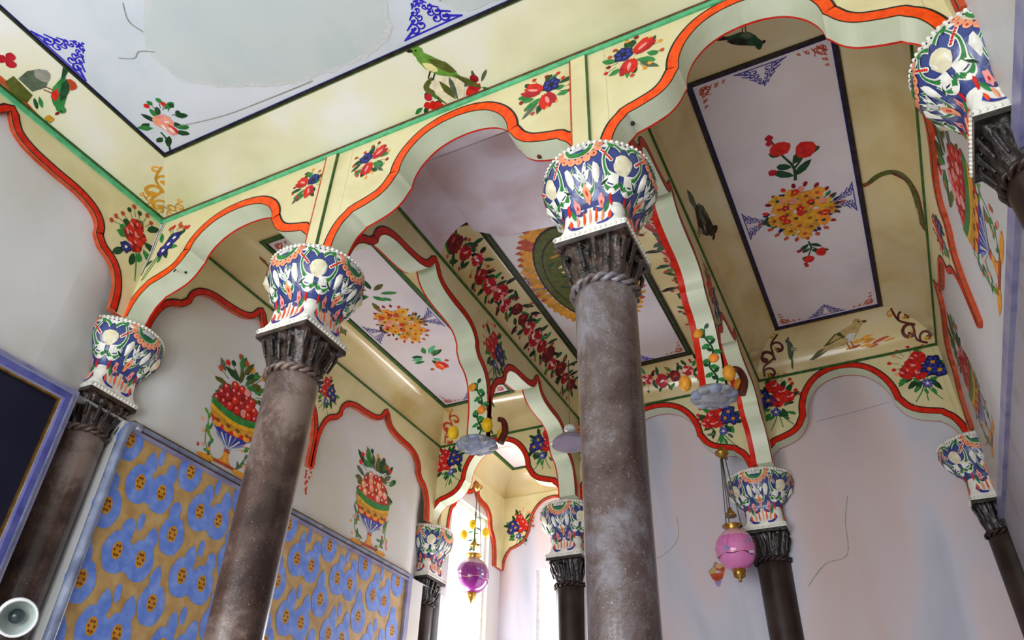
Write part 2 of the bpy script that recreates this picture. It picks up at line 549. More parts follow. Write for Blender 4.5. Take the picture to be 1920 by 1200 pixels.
        band(-.05, -.12, 'yellow', 2)
        band(-.1, -.22, 'gold', 2)
        band(-.2, -.34, 'red', 1)
        band(-.3, -.55, 'blue', 2, .06)
        for k in range(4):
            x = -.3 + .2 * k
            self.disc(x, -.27, .075, 'amber', 3, 8, .15, .05)
            self.disc(x, -.22, .05, 'brown', 4, 7, .15, .03)
        for k in range(9):
            a = -PI / 2 + (k - 4) * .27
            self.stroke([(.0 + .02 * math.cos(a), -.56), (.34 * math.sin((k - 4) * .3), -.56 + .22 * math.cos((k - 4) * .22))], .012, .035, 'whitegrey' if k % 2 == 0 else 'sky', 3)
        self.poly([(-.07, -.5), (.07, -.5), (.04, -.62), (.08, -.74), (.16, -.8), (-.16, -.8), (-.08, -.74), (-.04, -.62)], 'amber', 1)
        self.stroke([(-.06, -.6), (.06, -.6)], .03, .03, 'rust', 2)
        self.stroke([(-.2, -.8), (.2, -.8)], .05, .05, 'rust', 2)
        # fruit pile
        self.leaves(0, .4, 26, .12, .42, .26, .1, ('dkgreen', 'green', 'olive', 'greygreen'), 0)
        k = 0
        for row, n in ((.08, 7), (.2, 6), (.32, 5), (.43, 3)):
            for i in range(n):
                x = (i - (n - 1) / 2) * .135 + r.uniform(-.02, .02)
                c = r.choice(('red', 'crimson', 'pink', 'salmon') if not rich else ('red', 'crimson', 'red', 'crimson', 'pink'))
                self.disc(x, row, .085, 'darkred' if rich else 'rust', 1, 10, .08)
                self.disc(x - .01, row + .012, .068, c, 2, 9, .1)
                self.disc(x - .025, row + .03, .025, 'pink' if rich else 'cream', 3, 6)
                k += 1
        self.leaves(0, .5, 12, .05, .28, .28, .09, ('dkgreen', 'green', 'olive'), 4, .2, 2.9)
        self.buds(0, .35, 9, .5, .62, .05, ('red', 'amber', 'rust', 'dkgreen'), 1, .3, 2.9)
        # ground sprigs
        for sg in (-1, 1):
            self.stroke([(sg * .2, -.8), (sg * .42, -.62), (sg * .46, -.3), (sg * .52, -.18)], .02, .012, 'grass', 0)
            for q in range(12):
                t = q / 11
                self.petal(sg * (.28 + .2 * t), -.78 + .56 * t, r.uniform(0, 6), .13, .05, r.choice(('grass', 'green', 'greygreen')), 0)
            for q in range(7):
                self.disc(sg * (.25 + .33 * r.random()), -.82 + .5 * r.random(), .03, r.choice(('rust', 'salmon', 'pink', 'amber')), 1, 6)
            self.petal(sg * .15, -.82, (0 if sg > 0 else PI), .4, .1, 'amber', 0)

    def vine(self, ln, w):
        """vine along +v with leaves"""
        pts = [(w * .22 * math.sin(i * 1.5), ln * i / 8) for i in range(9)]
        self.stroke(pts, w * .16, w * .12, 'dkgreen', 0)
        for i in range(1, 9):
            x, y = pts[i]
            sg = 1 if i % 2 else -1
            self.petal(x, y, PI / 2 - sg * 1.9, ln * .15, w * .4, 'green', 1)
            self.petal(x, y, PI / 2 + sg * .9, ln * .11, w * .3, 'dkgreen', 1)

    def garland(self, ln, w, n):
        """rose garland along +u"""
        r = self.r
        for i in range(n):
            t = (i + .5) / n
            x = ln * t
            y = r.uniform(-.12, .12) * w
            self.leaves(x, y, 5, .1 * w, .26 * w, .36 * w, .13 * w, ('dkgreen', 'dkgreen', 'green', 'black'), 0)
            self.rose(x, y, w * r.uniform(.17, .26), (('crimson', 'darkred', 'pink'), ('darkred', 'maroon', 'rust'), ('pink', 'crimson', 'white'))[r.randrange(3)], 1)
            self.buds(x, y, 3, .34 * w, .46 * w, .05 * w, ('crimson', 'maroon', 'rust'), 1)

    def done(self, name, parent, label=None):
        o = self.mb.build(name, parent)
        if label:
            o['label'] = label
        return o


def plane_map(o, u, v, n):
    o, u, v, n = Vector(o), Vector(u), Vector(v), Vector(n)
    return lambda a, b, h: o + u * a + v * b + n * h


# ------------------------------------------------------------------ arch spandrels
ZG = 5.10


def half_front(apex, hw=0.715):
    k = hw / 0.715
    a = apex - 4.68
    s1 = [(0, 4.68 + a), (.1, 4.68 + .96 * a), (.2, 4.68 + .82 * a), (.28, 4.68 + .56 * a), (.325, 4.68 + .26 * a), (.338, 4.675)]
    s2 = [(.352, 4.655), (.39, 4.59), (.45, 4.538), (.54, 4.503), (.615, 4.483)]
    s3 = [(.632, 4.463), (.67, 4.425), (.70, 4.36), (.715, 4.29), (.715, 4.268)]
    pts = cat_rom(s1, 5) + cat_rom(s2, 4) + cat_rom(s3, 4)
    return [(x * k, z) for x, z in pts]


def half_trans(hw=0.83, zend=4.268, k=1.0):
    s1 = [(0, 5.0), (.025, 4.95), (.07, 4.895), (.16, 4.855), (.30, 4.835), (.44, 4.825), (.54, 4.79), (.595, 4.73), (.605, 4.67)]
    s2 = [(.625, 4.64), (.66, 4.60), (.73, 4.56), (.78, 4.50), (.815, 4.40), (.828, 4.30), (.83, zend)]
    pts = cat_rom(s1, 4) + cat_rom(s2, 4)
    f = hw / 0.83
    return [(x * f, z) for x, z in pts]


def both(c, half):
    return [(c - x, z) for x, z in half[::-1]] + [(c + x, z) for x, z in half[1:]]


def spandrel(mb, s0, s1, profs, mp, thick, face='cream_spandrel', soff='mint_soffit', ztop=ZG, zbot=4.268, edge='border_red', edgew=0.02, back=True):
    """wall slab from s0 to s1 with arch openings; mp(s, z, d)"""
    pts = [(s0, zbot)]
    arch = []
    for p in profs:
        a = len(pts)
        pts += p
        arch.append((a, len(pts) - 1))
    pts.append((s1, zbot))
    for i in range(len(pts) - 1):
        (a, za), (b, zb) = pts[i], pts[i + 1]
        if b - a > 1e-5:
            mb.poly([mp(a, za, 0), mp(b, zb, 0), mp(b, ztop, 0), mp(a, ztop, 0)], face)
            if back:
                mb.poly([mp(a, za, thick), mp(a, ztop, thick), mp(b, ztop, thick), mp(b, zb, thick)], face)
    for i in range(len(pts) - 1):
        (a, za), (b, zb) = pts[i], pts[i + 1]
        if abs(a - b) + abs(za - zb) < 1e-6:
            continue
        d1 = thick - edgew
        mb.poly([mp(a, za, 0), mp(a, za, d1), mp(b, zb, d1), mp(b, zb, 0)], soff)
        mb.poly([mp(a, za, d1), mp(a, za, thick), mp(b, zb, thick), mp(b, zb, d1)], edge)
    for s, z in ((s0, zbot), (s1, zbot)):
        mb.poly([mp(s, z, 0), mp(s, ztop, 0), mp(s, ztop, thick), mp(s, z, thick)], face)
    return mb


def border(mb, prof, mp, cols, base=0.003):
    """painted bands following the arch edge; cols = [(offset0, offset1, mat, height)]"""
    n = len(prof)
    nrm = []
    for i in range(n):
        a = prof[max(i - 1, 0)]
        b = prof[min(i + 1, n - 1)]
        dx, dz = b[0] - a[0], b[1] - a[1]
        d = math.hypot(dx, dz) or 1
        nrm.append((-dz / d, dx / d))
    for o0, o1, mat, h in cols:
        lo = [(p[0] + q[0] * o0, p[1] + q[1] * o0) for p, q in zip(prof, nrm)]
        hi = [(p[0] + q[0] * o1, min(p[1] + q[1] * o1, ZG - .002)) for p, q in zip(prof, nrm)]
        ids = []
        for l, u in zip(lo, hi):
            ids.append((mb.vert(mp(l[0], l[1], -h)), mb.vert(mp(u[0], u[1], -h))))
        for i in range(n - 1):
            mb.face((ids[i][0], ids[i + 1][0], ids[i + 1][1], ids[i][1]), mat)


def bands(main, alt='orange_lt', w=.045):
    return [(0, .006, 'line_dark', .003), (.005, w, main, .004), (w - .002, w + .011, 'line_dark', .003)]


# ------------------------------------------------------------------ shell of the room
mb = MB()
mb.box((-.5, -4.7, -.1), (5.2, 5.6, 0), 'floor_stone')
struct(mb.build('floor'), 'plain stone floor below the arcade', 'floor')
mb = MB()
mb.box((-.5, -4.7, 5.52), (5.2, 5.6, 5.62), 'white_wall')  # added slab, keeps sky light from leaking in above the ceilings
struct(mb.build('sky_block_slab'), 'plain unseen slab added above all the painted ceilings to block sky light', 'light_block')

XL, XT = -.03, 0.0         # left tympanum plane, left spandrel face
XR, XRT = 4.655, 4.68      # right spandrel face, right tympanum plane

# left wall with the far side window opening
mb = MB()
XN = -.42
for y0, y1, z0, z1 in ((-4.7, -.35, 3.69, 5.55), (-4.7, -.07, 0, 3.69), (.61, 3.37, 3.69, 5.55), (.27, 3.68, 0, 3.69), (-.35, .61, 4.775, 5.55), (3.37, 4.1, 4.775, 5.55)):
    mb.box((XN, y0, z0), (XL, y1, z1), 'white_wall')
for yc in (.13, 3.85):
    pr = []
    for k in range(17):
        t = k / 16
        pr.append((XL - .12 * math.sin(PI * t) ** 2, yc - .48 + t * (.96 if yc < 3 else .72)))
    mb.grid([[(XL + (x - XL) * q, y, z) for x, y in pr] for z, q in ((3.69, 1), (4.22, 1), (4.32, .94), (4.42, .78), (4.52, .5), (4.62, .22), (4.70, .06), (4.78, 0))], 'white_wall')
    mb.poly([(x, y, 3.692) for x, y in pr[::-1]], 'white_wall')
mb.box((XN - .1, -.3, 0), (XN + .06, .5, 5.55), 'white_wall')
mb.box((XN - .1, 3.5, 0), (XN + .06, 4.02, 5.55), 'white_wall')
mb.box((XN, 4.0, 0), (XL, 4.1, 3.69), 'white_wall')
mb.box((XN, 4.09, 3.69), (XL, 4.1, 4.78), 'white_wall')
mb.box((XN, 4.1, 0), (XL, 4.92, 1.0), 'white_wall')
mb.box((XN, 4.1, 4.75), (XL, 4.92, 5.55), 'white_wall')
mb.box((XN, 4.92, 0), (XL, 5.4, 5.55), 'white_wall')
wall_left = struct(mb.build('wall_left'), 'left wall with white recessed arches, fruit bowls and wallpaper', 'wall')
mb = MB()
mb.box((XRT, -4.7, 0), (XRT + .14, 5.4, 5.55), 'white_wall')
wall_right = struct(mb.build('wall_right'), 'narrowly seen right wall with a painted arch and vases', 'wall')
# back wall: blind walls of the middle and right bays, far room back wall with opening
mb = MB()
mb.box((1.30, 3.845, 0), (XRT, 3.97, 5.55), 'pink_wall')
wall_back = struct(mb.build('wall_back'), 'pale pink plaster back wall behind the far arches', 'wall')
mb = MB()
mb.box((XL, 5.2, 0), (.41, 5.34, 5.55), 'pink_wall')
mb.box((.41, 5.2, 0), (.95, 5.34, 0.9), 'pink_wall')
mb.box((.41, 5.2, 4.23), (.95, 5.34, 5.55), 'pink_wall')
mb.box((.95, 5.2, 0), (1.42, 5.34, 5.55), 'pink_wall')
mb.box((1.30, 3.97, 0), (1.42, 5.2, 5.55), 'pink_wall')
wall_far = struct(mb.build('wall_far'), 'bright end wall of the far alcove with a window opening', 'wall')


def windowpane(name, a, b, nm, bars):
    root = empty(name, ((a[0] + b[0]) / 2, (a[1] + b[1]) / 2, a[2]))
    struct(root, nm, 'window')
    f = MB()
    for p, q in bars:
        f.box(p, q, 'white')
    f.build('window_frame', root)
    return root


windowpane('window_1', (XL - .1, 4.1, 1), (XL - .04, 4.92, 4.75), 'overexposed side window of the far alcove behind the purple lamp',
           [((XL - .1, 4.1, 1), (XL - .05, 4.13, 4.75)), ((XL - .1, 4.88, 1), (XL - .05, 4.92, 4.75)), ((XL - .1, 4.13, 1), (XL - .05, 4.88, 1.05)), ((XL - .1, 4.13, 4.7), (XL - .05, 4.88, 4.75))])
windowpane('window_2', (.41, 5.25, .9), (.95, 5.31, 4.23), 'overexposed window in the end wall beside the hidden back column',
           [((.41, 5.25, .9), (.44, 5.31, 4.23)), ((.92, 5.25, .9), (.95, 5.31, 4.23)), ((.44, 5.25, .9), (.92, 5.31, .94)), ((.44, 5.25, 4.2), (.92, 5.31, 4.23))])

mb = MB()  # rear wall and windows added for directional light and darker reflections
xs = [XL] + [v for w_ in ADDED_WINDOWS for v in w_] + [XRT]
for k in range(0, len(xs), 2):
    mb.box((xs[k], -4.72, 0), (xs[k + 1], -4.6, 5.55), 'white_wall')
for wx0, wx1 in ADDED_WINDOWS:
    mb.box((wx0, -4.72, 0), (wx1, -4.6, .75), 'white_wall')
    mb.box((wx0, -4.72, 3.45), (wx1, -4.6, 5.55), 'white_wall')
struct(mb.build('wall_rear'), 'unseen rear hall wall with three tall windows, added behind the viewer for the light', 'wall')
for k, (wx0, wx1) in enumerate(ADDED_WINDOWS):
    xm = (wx0 + wx1) / 2
    windowpane('window_%d' % (k + 3), (wx0, -4.70, .75), (wx1, -4.64, 3.45), 'unseen tall hall window added behind the viewer for the light',
               [((wx0, -4.70, .75), (wx0 + .05, -4.64, 3.45)), ((wx1 - .05, -4.70, .75), (wx1, -4.64, 3.45)), ((xm - .02, -4.70, .75), (xm + .02, -4.64, 3.45)),
                ((wx0, -4.70, .75), (wx1, -4.64, .8)), ((wx0, -4.70, 3.40), (wx1, -4.64, 3.45)), ((wx0, -4.70, 2.5), (wx1, -4.64, 2.54))])

# ---- front arcade wall
FM = lambda s, z, d: (s, d, z)
FA, FB, FC = .735, 2.315, 3.895
front_profs = [both(FA, half_front(4.905, .70)), both(FB, half_front(4.975)), both(FC, half_front(5.0, .69))]
mb = spandrel(MB(), XL, 4.9, front_profs, FM, .14, edgew=.012)
wall_front = struct(mb.build('wall_front'), 'cream arcade wall of three scalloped arches facing the hall', 'arcade wall')
for p, lab in zip(front_profs, ('orange border of the small left arch', 'orange border of the middle arch', 'orange border of the right arch')):
    mb = MB()
    border(mb, p, FM, bands('orange', w=.056))
    mb.build('arch_border', wall_front)['label'] = lab
for x, w_ in ((1.45, .04), (3.06, .045)):
    mb = MB()
    mb.box((x - w_, -.014, 4.26), (x + w_, 0, 5.05), 'cream_spandrel')
    for sg, c in ((-1, 'rust'), (1, 'line_green')):
        mb.box((x + sg * w_ - .004, -.016, 4.26), (x + sg * w_ + .004, 0, 5.05), c)
    mb.build('pilaster_strip', wall_front)
mb = MB()
mb.box((XT, -.012, 5.055), (4.9, .002, 5.088), 'mint')
mb.box((XT, -.016, 5.086), (4.9, .002, 5.10), 'line_brown')
mb.build('cornice_line', wall_front)['label'] = 'green and brown line under the cornice'

FPM = plane_map((0, 0, 0), (1, 0, 0), (0, 0, 1), (0, -1, 0))
for i, (x, z, a, s, fx) in enumerate(((3.348, 4.895, .1, .31, 1), (2.86, 4.88, -.1, .31, -1), (1.754, 4.872, .1, .27, 1), (1.299, 4.868, -.1, .25, -1))):
    P = Paint(FPM, 20 + i).at(x, z, a, s, fx)
    P.bouquet()
    P.done('painted_bouquet', wall_front)
P = Paint(FPM, 31).at(.12, 4.79, -.2, .33)
P.leaves(0, .05, 9, .1, .4, .3, .12, ('green', 'dkgreen'))
for x, y in ((.12, .1), (.2, .25), (.05, -.05)):
    P.flower(x, y, .17, 'dkblue', 'white', 2, 6, 'blue')
P.buds(.1, .2, 6, .35, .5, .06, ('red', 'rust', 'salmon'), 1, .5, 2.4)
P.stroke([(0, 0), (-.1, -.4), (-.15, -.75)], .04, .02, 'green')
P.stroke([(.05, 0), (-.03, -.4), (-.1, -.75)], .04, .02, 'green')
P.done('painted_bouquet', wall_front, 'painted blue flowers on the corner pier')
P = Paint(plane_map((0, 0, 0), (1, 0, 0), (0, 0, 1), (0, -1, 0)), 33)
for x, z in ((.33, 4.535),):
    P.at(x, z).disc(0, 0, .012, 'hole', 1)
P.done('anchor_hole', wall_front)
for x, y, z, r_, c_ in ((3.30, .06, 4.478, .013, 'hole'), (2.79, .10, 4.525, .014, 'dkbrown'), (.335, .07, 4.572, .010, 'hole'), (4.40, .07, 4.545, .03, 'hole')):
    mb = MB()
    mb.ball((x, y, z), r_, c_, 8, (1, 1, .8))
    mb.build('anchor_hole', wall_front)

# ---- left wall spandrels (hall side ogee arch, then the double arch of the bay)
LM = lambda s, z, d: (XT - d, s, z)
t1, t2 = 1.02, 2.75
hall_half = half_trans(.99)
lp = both(-1.1, hall_half)
lp2 = both(-3.3, hall_half)
mb = spandrel(MB(), -4.6, 0.0, [lp2, lp], LM, .03, soff='rust', edge='rust')


def double(mbx, mp, soff, edge, thick, edgew):
    pz = 4.08
    left = both(t1, half_trans())
    left = left[:-1] + [(t1 + .83, pz)]
    right = [(t2 - .83, pz)] + both(t2, half_trans())[1:]
    return left, right


dl, dr = double(None, None, None, None, None, None)
spandrel(mb, .14, 3.71, [dl, dr], LM, .03, soff='rust', edge='rust')
# far alcove wall face above the window
spandrel(mb, 3.85, 5.2, [both(4.50, half_trans(.50))], LM, .03, soff='rust', edge='rust')
mb.build('spandrel_panel', wall_left)['label'] = 'cream spandrels above the scalloped wall arches'
for p, lab in ((lp, 'red border of the wall arch beside the dark mirror'), (lp2, None), (dl, 'orange border of the first wall arch behind the arcade'), (dr, 'red border of the wall arch around the second fruit bowl'), (both(4.50, half_trans(.50)), None)):
    mb = MB()
    border(mb, p, LM, bands('border_red', w=.042))
    o = mb.build('arch_border', wall_left)
    if lab:
        o['label'] = lab
mb = MB()
mb.box((XT - .002, -4.6, 5.055), (XT + .012, 0, 5.10), 'mint')
mb.box((XT - .002, -4.6, 5.086), (XT + .016, 0, 5.102), 'line_green')
mb.box((XT - .002, .14, 5.085), (XT + .012, 3.71, 5.10), 'line_green')
mb.build('cornice_line', wall_left)
LPM = plane_map((XT, 0, 0), (0, 1, 0), (0, 0, 1), (1, 0, 0))
P = Paint(LPM, 41).at(-.12, 4.80, .2, .35)
P.leaves(0, .05, 10, .1, .4, .3, .14, ('green', 'dkgreen'))
for x, y in ((-.05, .3), (.05, .12), (-.12, .1), (0, -.06)):
    P.rose(x, y, .16, ('red', 'darkred', 'pink'))
P.flower(-.18, -.2, .13, 'dkblue', 'white', 2, 6, 'blue')
P.buds(0, .2, 8, .4, .55, .05, ('red', 'dkgreen', 'rust'), 1, .8, 3.4)
P.stroke([(0, 0), (.08, -.4), (.12, -.78)], .04, .02, 'green')
P.done('painted_bouquet', wall_left, 'painted red roses on the corner pier')
P = Paint(LPM, 42).at(1.90, 4.76, 0, .25)
P.posy()
P.done('painted_bouquet', wall_left, 'painted posy above the wall pendant')
# pendant tip with painted red hanging flowers
P = Paint(LPM, 43)
P.at(1.885, 4.07)
P.poly([(-.05, .06), (.05, .06), (0, -.03)], 'orange', 2)
for k in range(16):
    P.disc(P.r.uniform(-.05, .05) * (1 - k / 18), -.03 - .012 * k, .013, P.r.choice(('rust', 'red', 'salmon')), 2, 6)
P.stroke([(0, .1), (.0, .2)], .02, .035, 'greygreen', 3)
P.done('painted_tassel', wall_left, 'orange painted tassel at the tip of the wall pendant')
# crack with pale filler at the corner
P = Paint(FPM, 44)
P.stroke([(.005, 4.62), (.018, 4.80), (.012, 4.96), (.025, 5.09)], .014, .05, 'whitegrey', 4)
P.stroke([(.008, 4.60), (.02, 4.78), (.012, 4.94), (.03, 5.09)], .006, .009, 'line_dark', 5)
P.done('plaster_crack', wall_front)
# fruit bowl paintings on the white tympana
TPM = plane_map((XL, 0, 0), (0, 1, 0), (0, 0, 1), (1, 0, 0))
P = Paint(TPM, 51).at(1.066, 4.13, .03, .47)
P.fruit_vase(True)
P.done('painted_fruit_bowl', wall_left, 'fruit bowl painting heaped with red fruit, left of the second column')
P = Paint(TPM, 52).at(2.77, 4.14, .05, .49)
P.fruit_vase(False)
P.done('painted_fruit_bowl', wall_left, 'paler fruit bowl painting under the farther wall arch')

# ---- wallpaper panel with frame, dark mirror
WP0, WP1, WZ = .31, 3.40, 3.635
mb = MB()
mb.box((XL - .001, WP0 - .03, .5), (XL + .006, WP1 + .03, WZ + .02), 'wallpaper_gold')
wp = mb.build('wallpaper', wall_left)
wp['label'] = 'gold wallpaper with pale blue flower medallions'
P = Paint(plane_map((XL + .006, 0, 0), (0, 1, 0), (0, 0, 1), (1, 0, 0)), 61)
for k in range(-1, 7):
    for j in range(0, 7):
        zA = 3.383 - .4135 * j
        zB = 3.592 - .4135 * j
        yA = .582 + .487 * k
        yB = .830 + .487 * k
        for (y, z, tw) in ((yA, zA, True), (yB, zB, False)):
            if z < .75:
                continue
            cs = ((y - .083, z), (y + .083, z)) if tw else ((y, z),)
            if cs[0][0] < WP0 - .02 or cs[-1][0] > WP1 - .05:
                cs = [c for c in cs if WP0 - .03 < c[0] < WP1 - .03]
            for (cy, cz) in cs:
                n = 18
                P.poly([(cy + .094 * (1 + .03 * math.cos(6 * a)) * math.cos(a), cz - .01 + .122 * (1 + .03 * math.cos(6 * a)) * math.sin(a)) for a in [2 * PI * q / n for q in range(n)] if True], 'wallpaper_blue', 1)
                if cz < WZ - .1:
                    P.petal(cy + (.03 if tw else -.02), cz + .04, PI / 2, .17, .09, 'wallpaper_blue', 1)
                P.poly([(cy + .034 * math.cos(a), cz + .052 * math.sin(a)) for a in [2 * PI * q / 12 for q in range(12)]], 'gold', 2)
                for q in range(6):
                    P.disc(cy + .018 * math.cos(q * 1.05), cz + .03 * math.sin(q * 1.05), .009, 'brown', 3, 6)
            if tw and len(cs) == 2:
                P.poly([(cs[0][0], z - .10), (cs[1][0], z - .10), (cs[1][0], z + .06), (cs[0][0], z + .06)], 'wallpaper_blue', 0)
        yo, zo = yA + .01, zB - .01
        if WP0 < yo < WP1 - .05 and zo > .7:
            P.poly([(yo + .024 * math.cos(a), zo + .055 * math.sin(a)) for a in [2 * PI * q / 12 for q in range(12)]], 'wallpaper_blue', 1)
P.done('wallpaper_pattern', wall_left, 'pale blue medallions printed on the gold wallpaper')
mb = MB()
for z0, z1, d, c in ((WZ, WZ + .02, .03, 'frame_lilac'), (WZ + .02, WZ + .035, .022, 'line_brown'), (WZ + .033, WZ + .055, .04, 'frame_silver'), (WZ + .055, WZ + .07, .03, 'line_brown')):
    mb.box((XL - .001, WP0, z0), (XL + d, WP1, z1), c)
mb.box((XL - .001, WP1, .5), (XL + .03, WP1 + .06, WZ + .07), 'frame_lilac')
path = [(XL + .02, WP0 - .03, .5), (XL + .02, WP0 - .03, WZ - .1), (XL + .02, WP0 - .02, WZ), (XL + .02, WP0 + .01, WZ + .035), (XL + .02, WP0 + .06, WZ + .045)]
mb.tube(cat_rom(path[:2], 2) + path[2:], .03, 'frame_silver', 12)
mb.build('wallpaper_frame', wall_left)['label'] = 'lilac grey moulding framing the wallpaper'

mir = empty('framed_mirror', (XL, -.6, .6))
tag(mir, 'dark navy mirror in a blue moulded frame at the left edge', 'mirror')
mb = MB()
mb.box((XL + .004, -2.0, .6), (XL + .012, -.15, 3.605), 'dark_glass')
mb.build('glass', mir)
mb = MB()
for a, b, d, c in ((0, .010, .03, 'brass'), (.010, .022, .035, 'frame_lilac'), (.022, .056, .045, 'frame_blue'), (.056, .064, .05, 'frame_silver'), (.064, .094, .035, 'frame_lilac')):
    mb.box((XL + .002, -.17 + a, .6), (XL + d, -.17 + b, 3.595 + b), c)
    mb.box((XL + .002, -2.0, 3.595 + a), (XL + d, -.17 + a, 3.595 + b), c)
mb.build('frame', mir)

# ---- transverse arches over columns two and three, with pendants
tl = both(1.06, half_trans(.86))[:-1] + [(1.92, 4.03)]
tr = [(1.98, 4.03)] + both(2.78, half_trans(.80))[1:]


def transverse(xface, thick, label, seed, ew):
    root = empty('transverse_arch', (xface - thick / 2, 1.9, 4.25))
    tag(root, label, 'arch', 'painted double arches crossing the bay')
    mp = lambda s, z, d: (xface - d, s, z)
    m = spandrel(MB(), .14, 3.71, [tl, tr], mp, thick, edge='border_red', edgew=ew)
    m.build('arch_wall', root)
    for p in (tl, tr):
        m = MB()
        border(m, p, mp, bands('border_red', w=.05))
        m.build('arch_border', root)
    m = MB()
    m.box((xface - .002, .14, 5.08), (xface + .012, 3.71, 5.10), 'line_green')
    m.box((xface - thick - .012, .14, 5.08), (xface - thick + .002, 3.71, 5.10), 'line_green')
    m.build('cornice_line', root)
    fm = plane_map((xface, 0, 0), (0, 1, 0), (0, 0, 1), (1, 0, 0))
    Q = Paint(fm, seed).at(1.99, 4.80, 0, .33)
    Q.posy()
    Q.done('painted_bouquet', root)
    Q = Paint(fm, seed + 1).at(1.95, 4.08, 0, 1)
    Q.vine(.45, .07)
    Q.done('painted_vine', root)
    # vine with oranges on the soffit descending to the pendant (faces the hall)
    def soff(u, v, h):
        # v = height along the soffit, u across the thickness
        z = 4.06 + v
        pr = [q for q in tl if q[0] > 1.06 + .3][::-1]
        s = pr[0][0]
        for i in range(len(pr) - 1):
            if pr[i][1] <= z <= pr[i + 1][1]:
                f = (z - pr[i][1]) / max(1e-6, pr[i + 1][1] - pr[i][1])
                s = pr[i][0] + (pr[i + 1][0] - pr[i][0]) * f
                break
        return Vector((xface - thick / 2 + u, s - h, z))
    Q = Paint(soff, seed + 2).at(0.02, 0.0, 0, 1)
    Q.vine(.42, .09)
    Q.done('painted_vine', root)
    m = MB()
    pz = 4.02
    for u, z in ((-.035, .40), (.035, .21)):
        m = MB()
        m.ball(soff(u, z, .004), .034, 'amber' if z > .3 else 'orange_lt', 10, (1, .6, 1))
        m.build('painted_orange', root)
    # pendant boss
    b = MB()
    c = (xface - .085, 1.95, pz)
    b.lathe([(.03, .02), (.125, .015), (.14, -.01), (.10, -.03), (.05, -.05), (.01, -.055)], c, 'pendant_blue' if seed < 80 else 'pendant_stone', 20)
    for k in range(10):
        a = 2 * PI * k / 10
        b.ball((c[0] + .105 * math.cos(a), c[1] + .105 * math.sin(a), pz - .012), .05, 'pendant_stone' if k % 2 else 'pendant_blue', 8, (1, 1, .5))
    bo = b.build('pendant_boss', root)
    bo['label'] = 'grey petalled boss under the pendant'
    for k, (dx, dy) in enumerate(((-.15, -.09), (.13, -.10), (.16, .08))):
        f = MB()
        f.ball((c[0] + dx, c[1] + dy, pz + .075), .048, 'lemon' if seed < 80 else 'amber', 10, (.85, .85, 1.15))
        f.build('plaster_lemon', root)
    f = MB()
    f.tube(cat_rom([(c[0] + .16, c[1] + .05, pz), (c[0] + .19, c[1] + .06, pz + .09), (c[0] + .17, c[1] + .07, pz + .18), (c[0] + .13, c[1] + .06, pz + .2)], 4), .03, 'dkbrown', 8, .018)
    f.build('plaster_scroll', root)
    return root


transverse(1.54, .16, 'painted double arch running back from the second front column', 71, .012)
transverse(3.24, .16, 'painted double arch running back from the third front column', 81, .042)

# ---- right wall spandrel
RM = lambda s, z, d: (XR + d, s, z)
mb = spandrel(MB(), -4.6, 0, [lp2, lp], RM, .025, soff='rust', edge='rust')
spandrel(mb, .14, 3.71, [dl, dr], RM, .025, soff='rust', edge='rust')
mb.build('spandrel_panel', wall_right)
for p in (lp, dl, dr):
    mb = MB()
    border(mb, p, RM, bands('border_red', w=.042))
    mb.build('arch_border', wall_right)
mb = MB()
mb.box((XR - .012, .14, 5.08), (XR + .002, 3.71, 5.10), 'line_green')
mb.box((XR - .012, -4.6, 5.055), (XR + .002, 0, 5.10), 'mint')
mb.build('cornice_line', wall_right)
RPM = plane_map((XRT, 0, 0), (0, -1, 0), (0, 0, 1), (-1, 0, 0))
for y, z, s, sd in ((1.10, 4.33, .60, 91), (3.0, 4.32, .52, 92)):
    P = Paint(RPM, sd).at(-y, z, 0, s)
    P.fruit_vase(True)
    P.done('painted_fruit_bowl', wall_right)
P = Paint(plane_map((XR, 0, 0), (0, -1, 0), (0, 0, 1), (-1, 0, 0)), 93).at(-1.9, 4.76, 0, .27)
P.posy()
P.done('painted_bouquet', wall_right)
mb = MB()
mb.box((XRT - .03, -4.6, 3.62), (XRT + .001, 3.7, 3.70), 'frame_lilac')
mb.box((XRT - .006, -4.6, .5), (XRT + .001, 3.7, 3.63), 'grey_paper')
mb.build('wallpaper', wall_right)

# ---- back row arches
BM = lambda s, z, d: (s, 3.71 + d, z)
BA, BB, BC = .66, 2.30, 3.90
bprofs = [both(BA, half_front(5.02, .70)), both(BB, half_front(5.03, .735)), both(BC, half_front(5.05, .715))]
mb = spandrel(MB(), XL, XRT, bprofs, BM, .13, edgew=.01)
bw = mb.build('spandrel_panel', wall_back)
bw['label'] = 'cream spandrels of the three far arches'
for p in bprofs:
    mb = MB()
    border(mb, p, BM, bands('border_red', w=.045))
    mb.build('arch_border', wall_back)
mb = MB()
mb.box((XT, 3.698, 5.08), (XR, 3.712, 5.10), 'line_green')
mb.build('cornice_line', wall_back)
BPM = plane_map((0, 3.71, 0), (1, 0, 0), (0, 0, 1), (0, -1, 0))
for i, (x, z, a, s, fx) in enumerate(((.12, 4.88, .25, .33, 1), (1.19, 4.87, -.1, .33, -1), (2.86, 4.78, 0, .34, 1), (3.34, 4.87, .1, .36, -1), (4.49, 4.87, -.1, .36, 1), (1.60, 4.86, 0, .33, 1))):
    P = Paint(BPM, 100 + i).at(x, z, a, s, fx)
    P.posy()
    P.done('painted_bouquet', wall_back)
P = Paint(plane_map((0, 3.845, 0), (1, 0, 0), (0, 0, 1), (0, -1, 0)), 111).at(2.635, 3.54, 0, .13)
for q in range(14):
    P.disc(P.r.uniform(-.4, .4), P.r.uniform(-.1, .35), .16, P.r.choice(('salmon', 'rust', 'grey', 'tan')), 0, 8)
P.poly([(-.45, -.1), (.45, -.1), (.3, -.45), (0, -.6), (-.3, -.45)], 'rust', 1)
